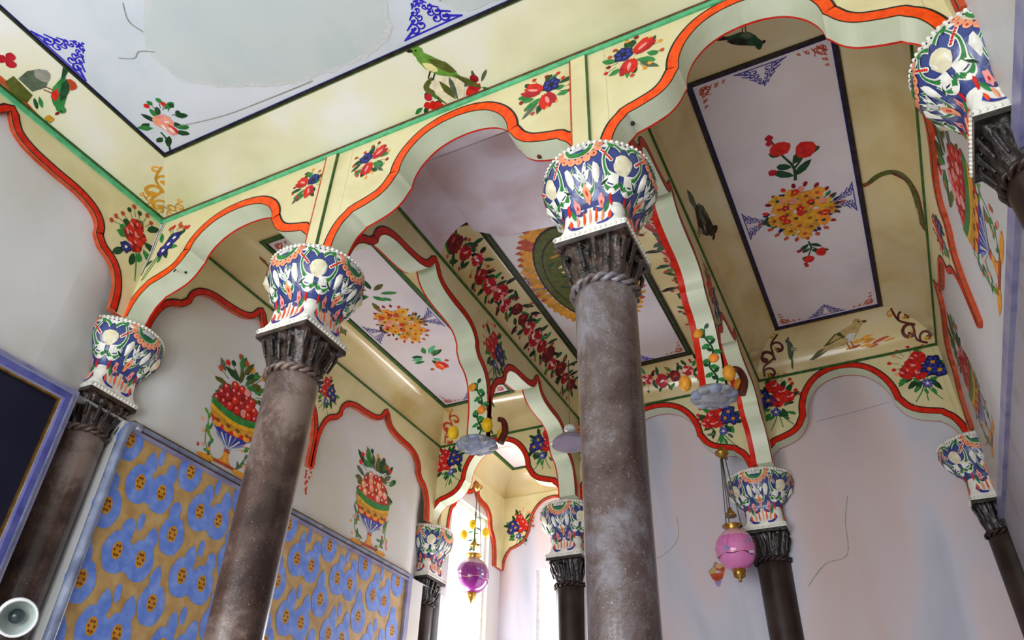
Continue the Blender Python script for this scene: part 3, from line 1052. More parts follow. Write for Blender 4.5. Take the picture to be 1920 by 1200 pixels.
P.poly([(-.25, -.5), (.25, -.5), (.1, -.9), (-.1, -.9)], 'lilac', 1)
P.disc(0, .5, .12, 'grey', 0)
P.done('painted_vase', wall_back, 'small faded vase painting below the pink lamp')
# cracks on the plaster
P = Paint(plane_map((0, 3.845, 0), (1, 0, 0), (0, 0, 1), (0, -1, 0)), 112)
P.stroke([(3.62, 4.68), (3.9, 4.70), (4.2, 4.73)], .006, .004, 'lilac')
P.stroke([(2.0, 3.7), (2.2, 3.72), (2.35, 3.85), (2.36, 4.05)], .006, .004, 'grey')
P.stroke([(3.3, 3.35), (3.45, 3.5), (3.62, 3.55), (3.66, 3.8), (3.72, 4.0)], .006, .005, 'grey')
P.done('plaster_crack', wall_back)

# far alcove end wall: half arch with posy
EM = lambda s, z, d: (s, 5.19 + d, z)
ep = both(.62, half_front(5.02, .60))
mb = spandrel(MB(), XT, 1.3, [ep], EM, .012)
mb.build('spandrel_panel', wall_far)
mb = MB()
border(mb, ep, EM, bands('rust', w=.022))
mb.build('arch_border', wall_far)
P = Paint(plane_map((0, 5.19, 0), (1, 0, 0), (0, 0, 1), (0, -1, 0)), 121).at(.20, 4.72, .1, .30, -1)
P.posy()
P.done('painted_bouquet', wall_far)

# ------------------------------------------------------------------ ceilings


def ins4(inset):
    """insets of the left, right, near and far side"""
    return inset if isinstance(inset, tuple) else (inset,) * 4


def cove(rect, inset, z0, z1, mat, steps=22, curve=True):
    x0, x1, y0, y1 = rect
    il, ir, in_, if_ = ins4(inset)
    m = MB()
    rows = []
    for k in range(steps + 1):
        f = k / steps * PI / 2
        i = (1 - math.cos(f)) if curve else k / steps
        z = z0 + (math.sin(f) if curve else k / steps) * (z1 - z0)
        rows.append([(x0 + i * il, y0 + i * in_, z), (x1 - i * ir, y0 + i * in_, z), (x1 - i * ir, y1 - i * if_, z), (x0 + i * il, y1 - i * if_, z)])
    for s in range(4):
        t = (s + 1) % 4
        ids = [(m.vert(r[s]), m.vert(r[t])) for r in rows]
        for k in range(steps):
            m.face((ids[k][0], ids[k][1], ids[k + 1][1], ids[k + 1][0]), mat, True)
    return m


def cove_map(rect, inset, z0, z1, side, curve=True):
    """u along the side, v 0 (lower edge) .. 1 (panel edge); h off the surface (downwards)"""
    x0, x1, y0, y1 = rect
    iv = ins4(inset)[('left', 'right', 'near', 'far').index(side)]

    def f(u, v, h):
        v = min(max(v, 0), 1)
        a = v * PI / 2
        i = (1 - math.cos(a)) * iv if curve else iv * v
        z = z0 + (math.sin(a) if curve else v) * (z1 - z0)
        if curve:
            di, dz = math.sin(a) * iv, math.cos(a) * (z1 - z0)
        else:
            di, dz = iv, z1 - z0
        q = math.hypot(di, dz)
        ni, nz = dz / q, -di / q
        i += ni * h
        z += nz * h
        return Vector({'left': (x0 + i, u, z), 'right': (x1 - i, u, z), 'near': (u, y0 + i, z), 'far': (u, y1 - i, z)}[side])
    return f


def panel_lines(rect, z, spec):
    """frame lines round a flat panel: spec = [(off0, off1, mat, drop)]"""
    x0, x1, y0, y1 = rect
    m = MB()
    for a, b, c, d in spec:
        m.box((x0 + a, y0 + a, z - d), (x0 + b, y1 - a, z + .001), c)
        m.box((x1 - b, y0 + a, z - d), (x1 - a, y1 - a, z + .001), c)
        m.box((x0 + b, y0 + a, z - d), (x1 - b, y0 + b, z + .001), c)
        m.box((x0 + b, y1 - b, z - d), (x1 - b, y1 - a, z + .001), c)
    return m


def down(z):
    return plane_map((0, 0, z), (1, 0, 0), (0, 1, 0), (0, 0, -1))


ZP = 5.37
# hall ceiling with sloping cornice
HR = (XT, XR, -4.6, 0)
ceil_hall = empty('ceiling', (2.3, -2.3, 5.18))
struct(ceil_hall, 'pale blue hall ceiling with grey repair patches and blue lace', 'ceiling')
mb = MB()
mb.box((.386, -4.22, 5.185), (4.27, -.386, 5.21), 'hall_ceiling_plaster')
mb.build('plaster_panel', ceil_hall)
mb = cove(HR, .39, 5.10, 5.185, 'cornice_cream', 3, False)
mb.build('cornice', ceil_hall)['label'] = 'cream cornice band with painted parrots'
mb = panel_lines((.366, 4.28, -4.23, -.366), 5.186, [(.004, .014, 'line_green', .011), (.013, .025, 'line_dark', .013), (.024, .030, 'dkblue', .008)])
mb.build('panel_line', ceil_hall)
HM = down(5.185)
P = Paint(HM, 131)


def blob(pts, col, st, jit=.012, k=6):
    q = cat_rom(pts + [pts[0]], k)[:-1]
    P.ngon([(x + P.r.uniform(-jit, jit), y + P.r.uniform(-jit, jit)) for x, y in q], col, st)


big = [(1.06, -1.14), (.93, -1.02), (.90, -.86), (.98, -.72), (1.2, -.60), (1.45, -.49), (1.7, -.46), (1.95, -.45), (2.16, -.52), (2.22, -.64), (2.26, -.85), (2.0, -1.3), (1.5, -1.4)]
rim = [(x + (x - 1.55) * .03, y + (y + .95) * .05) for x, y in big]
blob(rim, 'ceiling_patch_rim', 0)
blob(big, 'ceiling_patch_plaster', 1)
blob([(2.5, -.55), (2.62, -.44), (2.9, -.42), (3.2, -.43), (3.3, -.6), (2.9, -.66)], 'ceiling_patch_plaster', 1)
P.done('repair_patch', ceil_hall, 'greyish plaster repair patch')
P = Paint(HM, 139)
for pts in ([(.70, -1.02), (.78, -.98), (.84, -1.0), (.92, -.96)], [(.62, -.52), (.95, -.46), (1.3, -.44), (1.6, -.43)], [(1.0, -1.25), (.94, -1.16), (.96, -1.08)], [(2.55, -.66), (2.5, -.60), (2.52, -.54)]):
    P.stroke(pts, .004, .007, 'grey', 2)
P.done('plaster_crack', ceil_hall)
P = Paint(HM, 132).at(.40, -1.17, -PI / 2, 1)
P.lace(.36, .2, 'lace')
P.done('painted_lace', ceil_hall, 'bright blue lace ornament on the ceiling edge')
P = Paint(HM, 133).at(2.40, -.42, PI, 1)
P.lace(.36, .2, 'lace')
P.done('painted_lace', ceil_hall)
P = Paint(HM, 134).at(.43, -.43, 0.0, 1)
P.at(.44, -.44, math.radians(-45), .36)
P.stroke([(-.1, .1), (.15, .05), (.3, -.05)], .04, .03, 'dkgreen')
P.leaves(.5, 0, 12, .1, .35, .25, .11, ('green', 'dkgreen'))
P.rose(.55, 0, .17, ('salmon', 'pink', 'white'))
P.tulip(.5, .05, 2.4, .24, ('pink', 'red', 'white'), 2)
P.buds(.6, 0, 6, .3, .45, .05, ('dkgreen', 'red', 'green'), 1, -1, 1)
P.done('painted_rose', ceil_hall, 'pink rose sprig in the ceiling corner')


# cornice paintings
CMn = cove_map(HR, .39, 5.10, 5.185, 'far', False)
HCM = lambda u, v, h: CMn(u, v / .4, h)
P = Paint(HCM, 141).at(2.32, .225, -.65, .34, -1)
P.bird(('grass', 'olive', 'lightyellow', 'black'), 3)
for _ in range(1):
    P.at(2.31, .2, 0, .36)
    P.stroke([(-.15, -.05), (-.28, -.1), (-.32, -.2), (-.1, -.5)], .06, .12, 'olive', 0)
    P.poly([(-.2, -.08), (.2, -.1), (.28, -.3), (.16, -.52), (-.14, -.52), (-.24, -.3)], 'cream', 1)
    P.petal(-.08, -.12, -1.3, .4, .1, 'olive', 2)
    P.petal(.1, -.12, -1.7, .4, .09, 'greygreen', 2)
    P.petal(.2, -.5, .3, .32, .16, 'red', 1)
    P.petal(-.2, -.5, 2.9, .32, .16, 'red', 1)
    for x, y in ((-.38, -.3), (-.45, -.42), (-.36, -.45), (.45, -.3), (.4, -.42)):
        P.disc(x, y, .07, P.r.choice(('crimson', 'darkred', 'red')), 1)
    P.leaves(-.4, -.4, 5, .05, .15, .16, .07, ('green', 'dkgreen'))
    P.leaves(.42, -.4, 6, .05, .15, .2, .06, ('green', 'greygreen'))
P.done('painted_parrot', ceil_hall, 'green parrot painted on a cream jug, front cornice')
CMl = cove_map(HR, .39, 5.10, 5.185, 'left', False)
LCM = lambda u, v, h: CMl(u, v / .4, h)
P = Paint(LCM, 142).at(-1.02, .24, -1.25, .30)
P.bird(('green', 'dkgreen', 'red', 'darkred'), 3)
P.at(-1.02, .24, 0, .30)
P.disc(.0, .26, .13, 'rust', 2)
P.at(-1.13, .18, 0, .34)
P.poly([(-.25, -.2), (.15, -.25), (.2, -.45), (.0, -.52), (-.25, -.4)], 'olive', 1)
P.poly([(-.18, -.18), (.1, -.2), (.16, .05), (.05, .25), (-.12, .25), (-.2, .05)], 'greygreen', 1)
P.disc(-.03, .18, .12, 'grey', 2)
for x, y in ((-.5, .05), (-.42, -.05), (-.55, -.1)):
    P.disc(x, y, .08, 'crimson', 1)
P.stroke([(-.7, -.45), (-.2, -.42), (.3, -.5), (.5, -.52)], .14, .05, 'rust', 0)
P.leaves(.45, -.45, 5, .05, .15, .2, .07)
P.disc(.6, -.4, .07, 'gold', 1)
P.done('painted_parrot', ceil_hall, 'red and green parrot painted on the left cornice')
P = Paint(LCM, 143).at(-.20, .20, 0, .3)
P.at(-.10, .03, 2.25, .40)
P.scrollwork(.9, 'gold', 'amber')
P.at(-.05, .02, 2.9, .25)
P.scrollwork(.8, 'gold', 'amber')
P.done('painted_scroll', ceil_hall, 'gold scroll painted at the cornice corner')
P = Paint(HCM, 144).at(.05, .02, .25, .25)
P.scrollwork(.8, 'gold', 'amber')
P.stroke([(.2, .05), (.24, .3), (.45, .6), (.55, .9)], .05, .02, 'grey', 1)
P.done('painted_scroll', ceil_hall)


def lacepanel(root, rect, z, seed, blue, orange, flip=1):
    x0, x1, y0, y1 = rect
    e = .045
    m_ = down(z)
    xm, ym = (x0 + x1) / 2, (y0 + y1) / 2
    for i, (x, y, a) in enumerate(((xm, y0 + e, 0), (xm, y1 - e, PI), (x0 + e, ym, -PI / 2), (x1 - e, ym, PI / 2))):
        q = Paint(m_, seed + i).at(x, y, a)
        q.lace(.30, .15, blue)
        q.done('painted_lace', root)
    for i, (x, y, a) in enumerate(((x0 + e, y0 + e, 0), (x1 - e, y0 + e, PI / 2), (x1 - e, y1 - e, PI), (x0 + e, y1 - e, -PI / 2))):
        q = Paint(m_, seed + 10 + i).at(x, y, a)
        q.corner_lace(.2, orange)
        q.done('painted_corner_lace', root)


def bay_ceiling(suffix, rect, inset, label, seed, lines):
    x0, x1, y0, y1 = rect
    root = empty('ceiling', ((x0 + x1) / 2, (y0 + y1) / 2, ZP))
    struct(root, label, 'ceiling')
    m = MB()
    iv = ins4(inset)
    pr = (x0 + iv[0], x1 - iv[1], y0 + iv[2], y1 - iv[3])
    m.box((pr[0], pr[2], ZP), (pr[1], pr[3], ZP + .03), 'lilac_panel')
    m.build('plaster_panel', root)
    cove(rect, inset, ZG, ZP, 'cove_ochre').build('cove', root)['label'] = 'varnished ochre cove'
    panel_lines(pr, ZP, lines).build('panel_line', root)
    return root, pr


dark = [(-.012, .012, 'line_dark', .010), (.012, .024, 'dkblue', .006)]
green = [(-.02, .014, 'line_green', .010), (.012, .024, 'line_dark', .006)]
# left bay
R1 = (XT, 1.38, .14, 3.71)
I1 = (.21, .41, .54, .30)
c1, p1 = bay_ceiling('1', R1, I1, 'left bay ceiling with ochre coves and a white panel of yellow flowers', 200, green)
lacepanel(c1, p1, ZP, 210, 'lace_dim', 'rust')
D1 = down(ZP)
P = Paint(D1, 231).at((p1[0] + p1[1]) / 2, 2.02, 0)
P.medallion(.21, .30)
P.done('painted_medallion', c1, 'yellow and red flower medallion')
P = Paint(D1, 232).at((p1[0] + p1[1]) / 2 - .05, 2.55, 0, 1)
P.leaves(0, 0, 9, .02, .1, .13, .05, ('green', 'dkgreen', 'mint'))
P.tulip(.02, .1, 1.4, .15, ('orange', 'red', 'salmon'))
P.disc(.12, .12, .02, 'rust', 1)
P.disc(-.08, .2, .02, 'rust', 1)
P.done('painted_rose', c1)
P = Paint(D1, 233).at((p1[0] + p1[1]) / 2, 1.55, 0, 1)
P.leaves(0, 0, 10, .02, .12, .13, .05, ('dkgreen', 'green', 'olive'))
P.done('painted_leaves', c1)
cm = cove_map(R1, I1, ZG, ZP, 'left')
for y, sd in ((1.75, 241), (.95, 242)):
    P = Paint(lambda u, v, h: cm(u, v / .38, h), sd).at(y, .24, -.3, .26)
    P.bird(('olive', 'brown', 'tan', 'black'))
    P.done('painted_bird', c1, 'small brown bird painted on the cove')
# middle bay
R2 = (1.54, 3.08, .14, 3.71)
I2 = (.25, .34, .45, .26)
c2, p2 = bay_ceiling('2', R2, I2, 'middle bay ceiling with rose garlands and a large round medallion', 300, [(-.02, .004, 'line_dark', .012), (.004, .018, 'line_green', .008), (.018, .034, 'line_dark', .012)])
lacepanel(c2, p2, ZP, 310, 'lace', 'rust')
P = Paint(D1, 331).at(2.265, 2.05, 0)
rr, ry = .33, .62
n = 56
for k in range(n):
    a = 2 * PI * k / n
    P.petal(rr * .96 * math.cos(a), ry * .96 * math.sin(a), a + .4, .13, .075, P.r.choice(('amber', 'gold', 'amber', 'rust')), 1)
    P.petal(rr * 1.1 * math.cos(a + .05), ry * 1.06 * math.sin(a + .05), a - .5, .10, .05, P.r.choice(('amber', 'gold', 'rust')), 0)
def ell(f, q=40):
    return [(rr * f * math.cos(2 * PI * k / q), ry * f * math.sin(2 * PI * k / q)) for k in range(q)]
P.poly(ell(1.0), 'black', 3)
P.poly(ell(.96), 'olive', 4)
P.poly(ell(.82), 'black', 5)
P.poly(ell(.79), 'olive', 6)
for k in range(46):
    a, q = P.r.random() * 6.28, math.sqrt(P.r.random()) * .72
    P.petal(rr * q * math.cos(a), ry * q * math.sin(a), P.r.uniform(-.5, .5), .09, .03, P.r.choice(('dkgreen', 'gold', 'brown', 'black', 'lightyellow', 'rust')), 8)
P.done('painted_medallion', c2, 'olive medallion with an orange leaf rim')
cl2 = cove_map(R2, I2, ZG, ZP, 'left')
P = Paint(lambda u, v, h: cl2(u, v / .38, h), 341).at(1.0, .19)
P.garland(2.45, .30, 18)
P.done('painted_garland', c2, 'rose garland on the left cove')
cr2 = cove_map(R2, I2, ZG, ZP, 'right')
P = Paint(lambda u, v, h: cr2(u, v / .38, h), 342).at(1.0, .19)
P.garland(2.45, .30, 16)
P.done('painted_garland', c2, 'rose garland on the right cove')
cf2 = cove_map(R2, I2, ZG, ZP, 'far')
P = Paint(lambda u, v, h: cf2(u, v / .38, h), 343).at(1.7, .19)
P.garland(1.15, .24, 9)
P.done('painted_garland', c2, 'rose garland on the far cove')
# repaired pink plaster at the near end
pm = MB()
pts = [(1.74, .50), (2.79, .50), (2.79, 1.24), (2.72, 1.37), (2.5, 1.38), (2.3, 1.42), (2.1, 1.39), (1.9, 1.36), (1.74, 1.22)]
pm.poly([(x, y, ZP - .014) for x, y in pts], 'pink_patch')
for k in range(len(pts)):
    (xa, ya), (xb, yb) = pts[k], pts[(k + 1) % len(pts)]
    pm.poly([(xa, ya, ZP - .014), (xb, yb, ZP - .014), (xb, yb, ZP), (xa, ya, ZP)], 'pink_patch')
for side in ('left', 'right'):
    f = cove_map(R2, I2, ZG, ZP, side)
    pm.grid([[f(.32 + .2 * u, v / 6, .004) for u in range(5 if side == 'left' else 6)] for v in range(7)], 'pink_patch')
f = cove_map(R2, I2, ZG, ZP, 'near')
pm.grid([[f(1.56 + .2 * u, v / 6, .002) for u in range(8)] for v in range(7)], 'pink_patch')
pm.build('repair_patch', c2)['label'] = 'pinkish grey plaster repair at the near end'
# right bay
R3 = (3.24, XR, .14, 3.71)
I3 = (.26, .325, .51, .32)
c3, p3 = bay_ceiling('3', R3, I3, 'right bay ceiling with a dark bordered lilac panel and red flowers', 400, dark)
lacepanel(c3, p3, ZP, 410, 'lace_dim', 'rust')
P = Paint(D1, 431).at(3.925, 2.03, 0)
P.medallion(.25, .30)
P.done('painted_medallion', c3, 'ochre and red flower medallion')
P = Paint(D1, 432).at(3.945, 1.70, PI, 1, -1)
P.spray(.44)
P.done('painted_rose', c3, 'red flower spray nearest the hall')
P = Paint(D1, 433).at(3.925, 2.36, 0, 1)
P.spray(.28)
P.done('painted_rose', c3, 'small red flower spray farthest from the hall')
for side, u, v, a, s, cols, sd, lab in (('left', 1.70, .17, -.15, .46, ('line_dark', 'greygreen', 'grey', 'black'), 441, 'grey green bird on the left cove of the right bay'),
                                       ('near', 3.86, .3, .1, .22, ('dkgreen', 'black', 'greygreen', 'black'), 443, 'dark bird on the near cove of the right bay'),
                                       ('far', 3.56, .18, 1.2, .2, ('greygreen', 'olive', 'grey', 'black'), 444, 'small grey bird on the far cove'),
                                       ('far', 3.98, .19, .15, .42, ('tan', 'olive', 'whitegrey', 'brown'), 445, 'long tan bird on the far cove')):
    f = cove_map(R3, I3, ZG, ZP, side)
    P = Paint((lambda ff: lambda uu, vv, h: ff(uu, vv / .4, h))(f), sd).at(u, v, a, s)
    P.bird(cols, 1)
    if sd == 445:
        for k in range(16):
            P.petal(P.r.uniform(-.1, .7), P.r.uniform(-.32, -.1), P.r.uniform(-.2, .2), .22, .05, P.r.choice(('amber', 'gold', 'rust')), 0)
    P.done('painted_bird', c3, lab)


f = cove_map(R3, I3, ZG, ZP, 'right')
P = Paint((lambda ff: lambda uu, vv, h: ff(uu, vv / .4, h))(f), 442)
P.stroke([(1.93, .36), (1.86, .30), (1.83, .21), (1.92, .13), (2.08, .09), (2.28, .06)], .03, .07, 'olive', 0)
P.stroke([(1.84, .24), (1.93, .11), (2.10, .07), (2.30, .05)], .02, .05, 'dkbrown', 1)
P.petal(1.92, .345, 1.2, .07, .04, 'brown', 1)
P.petal(2.10, .12, -.3, .2, .04, 'tan', 2)
P.done('painted_bird', c3, 'brown arched bird on the right cove of the right bay')


def corner_scrolls(root, rect, inset, seed, corners, col, col2):
    for i, (sx, sy) in enumerate(corners):
        side = 'far' if sy > 0 else 'near'
        f = cove_map(rect, inset, ZG, ZP, side)
        x = rect[1] if sx > 0 else rect[0]
        sg = -1 if sx > 0 else 1
        q = Paint((lambda ff: lambda uu, vv, h: ff(uu, vv / .4, h))(f), seed + i).at(x + sg * .06, .02, PI / 2 - sg * .55, .38)
        q.scrollwork(1.0, col, col2)
        q.done('painted_scroll', root)


corner_scrolls(c3, R3, I3, 451, ((-1, 1), (1, 1)), 'dkbrown', 'gold')
corner_scrolls(c1, R1, I1, 461, ((-1, 1), (1, 1)), 'rust', 'gold')
# far alcove ceiling
R4 = (XT, 1.3, 3.84, 5.2)
c4, p4 = bay_ceiling('4', R4, .2, 'small ceiling of the far alcove with an ochre cove', 500, green)
P = Paint(D1, 511).at(.75, 4.7, 0)
P.lace(.2, .1, 'lace_dim')
P.done('painted_lace', c4)

# ------------------------------------------------------------------ columns
ZR, ZS, ZT = 3.56, 3.79, 4.265


def sup(a, n):
    c, s = math.cos(a), math.sin(a)
    return (abs(c) ** n + abs(s) ** n) ** (-1 / n)


HP = [(0, .160), (.05, .158), (.07, .150), (.18, .141), (.33, .142), (.41, .158), (.49, .194), (.59, .232), (.69, .256), (.79, .267), (.89, .265), (1, .252)]


def hp(v):
    for i in range(len(HP) - 1):
        if HP[i][0] <= v <= HP[i + 1][0]:
            t = (v - HP[i][0]) / (HP[i + 1][0] - HP[i][0])
            t = t * t * (3 - 2 * t) * .4 + t * .6
            return HP[i][1] + (HP[i + 1][1] - HP[i][1]) * t
    return HP[-1][1]


def capsurf(ang, v, h=0.0):
    """point on the painted capital; ang in radians, v 0..1"""
    n = 9 - 7 * min(1, max(0, (v - .1) / .42))
    n = max(2.0, n)
    r = hp(v) * sup(ang, n)
    return Vector(((r + h) * math.cos(ang), (r + h) * math.sin(ang), .02 + v * .455))


def clampx(mbx, xmin):
    mbx.v = [(max(x, xmin), y, z) for x, y, z in mbx.v]


def column(name, x, y, label, shaft_mat, stone_mat, clamp=None, seed=1, scale=1.0):
    root = empty(name, (x, y, 0))
    tag(root, label, 'column', None, 'thing')
    C = (x, y, 0)

    def fin(m, nm, par=root, lab=None, zoff=0.0):
        if clamp is not None and nm not in ('shaft', 'neck_ring'):
            clampx(m, clamp if nm != 'stone_capital' else clamp - .05)
        o = m.build(nm)
        o.parent = par
        if par is root:
            o.location = (0, 0, zoff)
        if lab:
            o['label'] = lab
        return o
    # shaft
    m = MB()
    m.lathe([(.119, 0), (.119, 1.4), (.121, 2.6), (.127, 3.2), (.130, 3.46), (.132, 3.53), (.126, 3.56)], (0, 0, 0), shaft_mat, 40)
    fin(m, 'shaft')
    # twisted ring
    m = MB()
    for k in range(2):
        pts = []
        for i in range(97):
            a = 2 * PI * i / 96
            t = a * 9 + k * PI
            pts.append(((.132 + .012 * math.cos(t)) * math.cos(a), (.132 + .012 * math.cos(t)) * math.sin(a), .012 * math.sin(t)))
        m.tube(pts, .012, shaft_mat, 7)
    fin(m, 'neck_ring', root, None, ZR)
    # carved stone capital: fluted leaves under a square plate
    m = MB()
    rows = []
    N = 96
    rnd = random.Random(seed)
    ph = [rnd.random() * 6 for _ in range(4)]
    for k in range(13):
        v = k / 12
        base = .106 + .02 * v + .022 * v ** 3
        n = 2 + 4 * v
        row = []
        for j in range(N):
            a = 2 * PI * j / N
            fl = .016 * abs(math.sin(7 * a + .5 * math.sin(3 * v + ph[0]))) + .007 * math.sin(19 * a + ph[1] + 2 * v) * v + .004 * math.sin(31 * a + 9 * v + ph[2])
            r = base * sup(a, n) * (1 if v < .9 else .985) + fl
            row.append((r * math.cos(a), r * math.sin(a), v * (ZS - ZR - .03)))
        rows.append(row)
    idx = m.grid(rows, stone_mat, True)
    m.face(idx[0][::-1], stone_mat)
    m.face(idx[-1], stone_mat)
    for q in range(16):                       # curled leaf tips
        a = 2 * PI * (q + .3 * rnd.random()) / 16
        r = .135 * sup(a, 5) + .008
        ca, sa = math.cos(a), math.sin(a)
        z0 = .09 + .06 * rnd.random()
        pts = [((r - .012) * ca, (r - .012) * sa, z0 - .05), ((r + .004) * ca, (r + .004) * sa, z0), ((r + .016) * ca, (r + .016) * sa, z0 + .035), ((r + .012) * ca, (r + .012) * sa, z0 + .055), ((r + .0) * ca, (r + .0) * sa, z0 + .05)]
        m.tube(cat_rom(pts, 3), .007, stone_mat, 6, .014)
    hs = .166
    m.box((-hs, -hs, ZS - ZR - .032), (hs, hs, ZS - ZR - .006), stone_mat)
    fin(m, 'stone_capital', root, 'dark carved stone leaf capital', ZR)
    # painted vase capital
    m = MB()
    hs = .164
    m.box((-hs, -hs, -.008), (hs, hs, .026), 'white')
    NA = 64
    rows = [[capsurf(2 * PI * j / NA + PI / 4, k / 22) for j in range(NA)] for k in range(23)]
    def mf(i, j):
        return 'white' if i <= 6 else ('cap_blue' if i < 19 else 'white')
    idx = m.grid(rows, 'cap_blue', True, True, mf)
    m.face(idx[-1], 'white')
    m.face(idx[0][::-1], 'white')
    cap = fin(m, 'painted_capital', root, 'vase shaped capital painted blue, white, green and orange', ZS)
    # rim beads
    m = MB()
    for j in range(64):
        a = 2 * PI * j / 64
        m.ball(capsurf(a, .965, .003), .0095, 'white', 7)
    for j in range(64):
        a = 2 * PI * (j + .5) / 64
        m.ball(capsurf(a, .925, .000), .0055, 'dkblue', 5)
    fin(m, 'bead_rim', cap)
    m = MB()
    for sg in range(4):                       # bead edge of the bottom plate
        for q in range(15):
            u = -hs + 2 * hs * q / 14
            pp = ((u, -hs), (u, hs), (-hs, u), (hs, u))[sg]
            m.ball((pp[0], pp[1], .01), .010, 'white', 6)
    fin(m, 'bead_edge', cap)
    # relief ornament on four faces
    face0 = -PI / 2
    P = Paint(None, seed * 7 + 3, .002)
    for q in range(4):
        fa = face0 + q * PI / 2
        P.mp = (lambda fa: lambda u, v, h: capsurf(fa + u, v, h * 1.0))(fa)
        P.at(0, 0)
        # half rosette at the top of the face: orange scallops round a cream half disc
        for k in range(9):
            a = PI + PI * k / 8
            P.disc(.36 * math.cos(a), .92 + .20 * math.sin(a), .075, 'salmon', 1, 9, .08, .04, .004)
        for k in range(9):
            a = PI + PI * k / 8
            P.disc(.37 * math.cos(a), .92 + .205 * math.sin(a), .032, 'red' if k % 2 else 'rust', 3, 6, .08, .018, .003)
        hd = [(.30 * math.cos(PI + PI * k / 12), .92 + .165 * math.sin(PI + PI * k / 12)) for k in range(13)]
        P.ngon(hd, 'cream', 2)
        P.stroke([(.22 * math.cos(PI + PI * k / 10), .92 + .125 * math.sin(PI + PI * k / 10)) for k in range(11)], .05, .05, 'green', 3, 1)
        P.disc(0, .89, .1, 'whitegrey', 4, 9, .1, .035, .005)
        # big white buds at the corners, wrapped in white edged green leaves
        if q % 2 == 0 or True:
            cx = PI / 4
            P.disc(cx, .66, .18, 'cream', 3, 14, .08, .10, .018)
            for k in range(5):
                P.petal(cx + (k - 2) * .035, .575, PI / 2 - (k - 2) * .22, .17, .085, 'white', 4, .008)
            P.petal(cx - .02, .60, PI / 2 + .12, .10, .10, 'pink', 5, .003)
            P.petal(cx + .04, .66, PI / 2 - .5, .07, .06, 'salmon', 5, .003)
            for sg in (-1, 1):
                for cp, w0 in (([(cx + sg * .06, .52), (cx + sg * .28, .56), (cx + sg * .36, .70), (cx + sg * .26, .86)], 1), ([(cx + sg * .05, .82), (cx + sg * .14, .88), (cx + sg * .26, .91)], .8), ([(cx + sg * .02, .49), (cx + sg * .16, .43), (cx + sg * .33, .47), (cx + sg * .36, .56)], .9)):
                    P.stroke(cp, .11 * w0, .05 * w0, 'white', 2)
                    P.stroke(cp, .065 * w0, .02 * w0, 'green', 4)
                P.petal(cx + sg * .26, .86, PI / 2 + sg * .6, .07, .11, 'green', 4, .004)
        for sg in (-1, 1):
            cx = sg * .30
            P.petal(cx, .50, PI / 2 + sg * .3, .20, .17, 'white', 2, .018)
            P.petal(cx, .53, PI / 2 + sg * .3, .14, .05, 'pink', 4, .004)
            P.petal(cx + sg * .06, .47, sg * .4 + (0 if sg > 0 else PI), .22, .07, 'white', 2, .004)
            P.petal(cx + sg * .06, .47, sg * .4 + (0 if sg > 0 else PI), .19, .04, 'dkgreen', 4, .004)
            for k in range(6):
                P.disc(sg * (.40 + .03 * k), .80 - .02 * k, .045, 'white', 2, 7, .1, .024, .002)
                P.disc(sg * (.40 + .03 * k), .80 - .02 * k, .026, 'red', 4, 6, .1, .014, .004)
            P.stroke([(sg * .1, .44), (sg * .2, .48), (sg * .22, .60), (sg * .14, .66)], .06, .03, 'white', 1)
            P.stroke([(sg * .1, .44), (sg * .2, .48), (sg * .22, .60), (sg * .14, .66)], .03, .016, 'green', 3)
        # central leaf motif
        P.disc(0, .56, .07, 'whitegrey', 3, 9, .12, .05, .012)
        for a_ in (.5, 1.0, PI - .5, PI - 1.0, -.4, PI + .4):
            P.petal(0, .53, a_, .2, .06, 'white', 2, .006)
            P.petal(0, .53, a_, .18, .034, 'green', 4, .004)
        P.flower(0, .44, .1, 'salmon', 'red', 3, 6)
        # lower white zone: orange flame petals, blue commas, green sprigs
        for k in range(7):
            u = (k - 3) * .17
            P.petal(u, .08, PI / 2 - (k - 3) * .18, .24 - abs(k - 3) * .03, .075, 'salmon' if k % 2 else 'orange', 2, .006)
            P.petal(u, .10, PI / 2 - (k - 3) * .18, .14, .03, 'red', 4, .002)
        for sg in (-1, 1):
            P.stroke([(sg * .2, .06), (sg * .45, .07), (sg * .62, .16)], .03, .07, 'blue', 2)
            P.stroke([(sg * .1, .3), (sg * .32, .26), (sg * .5, .33), (sg * .62, .44)], .06, .05, 'cap_blue', 1)
            P.petal(sg * .42, .2, PI / 2 - sg * .8, .2, .08, 'green', 3, .006)
            P.petal(sg * .62, .26, PI / 2 + sg * .3, .16, .08, 'red', 3, .006)
            P.flower(sg * .36, .34, .09, 'pink', 'red', 3, 5)
    fin(P.mb, 'floral_relief', cap)
    if clamp is not None:                      # scrolled edge of the cut side
        m = MB()
        for z0, z1 in ((.02, .24), (.22, .45)):
            pts = []
            for k in range(9):
                t = k / 8
                pts.append((clamp + .004, -.15 - .10 * t * (1 if z0 > .1 else .15) - .02 * math.sin(t * PI), z0 + (z1 - z0) * t))
            m.tube(pts, .010, 'green', 7)
            m.ball((clamp + .004, pts[-1][1], z1), .02, 'dkgreen', 8)
        m.build('side_scroll', cap)
    return root


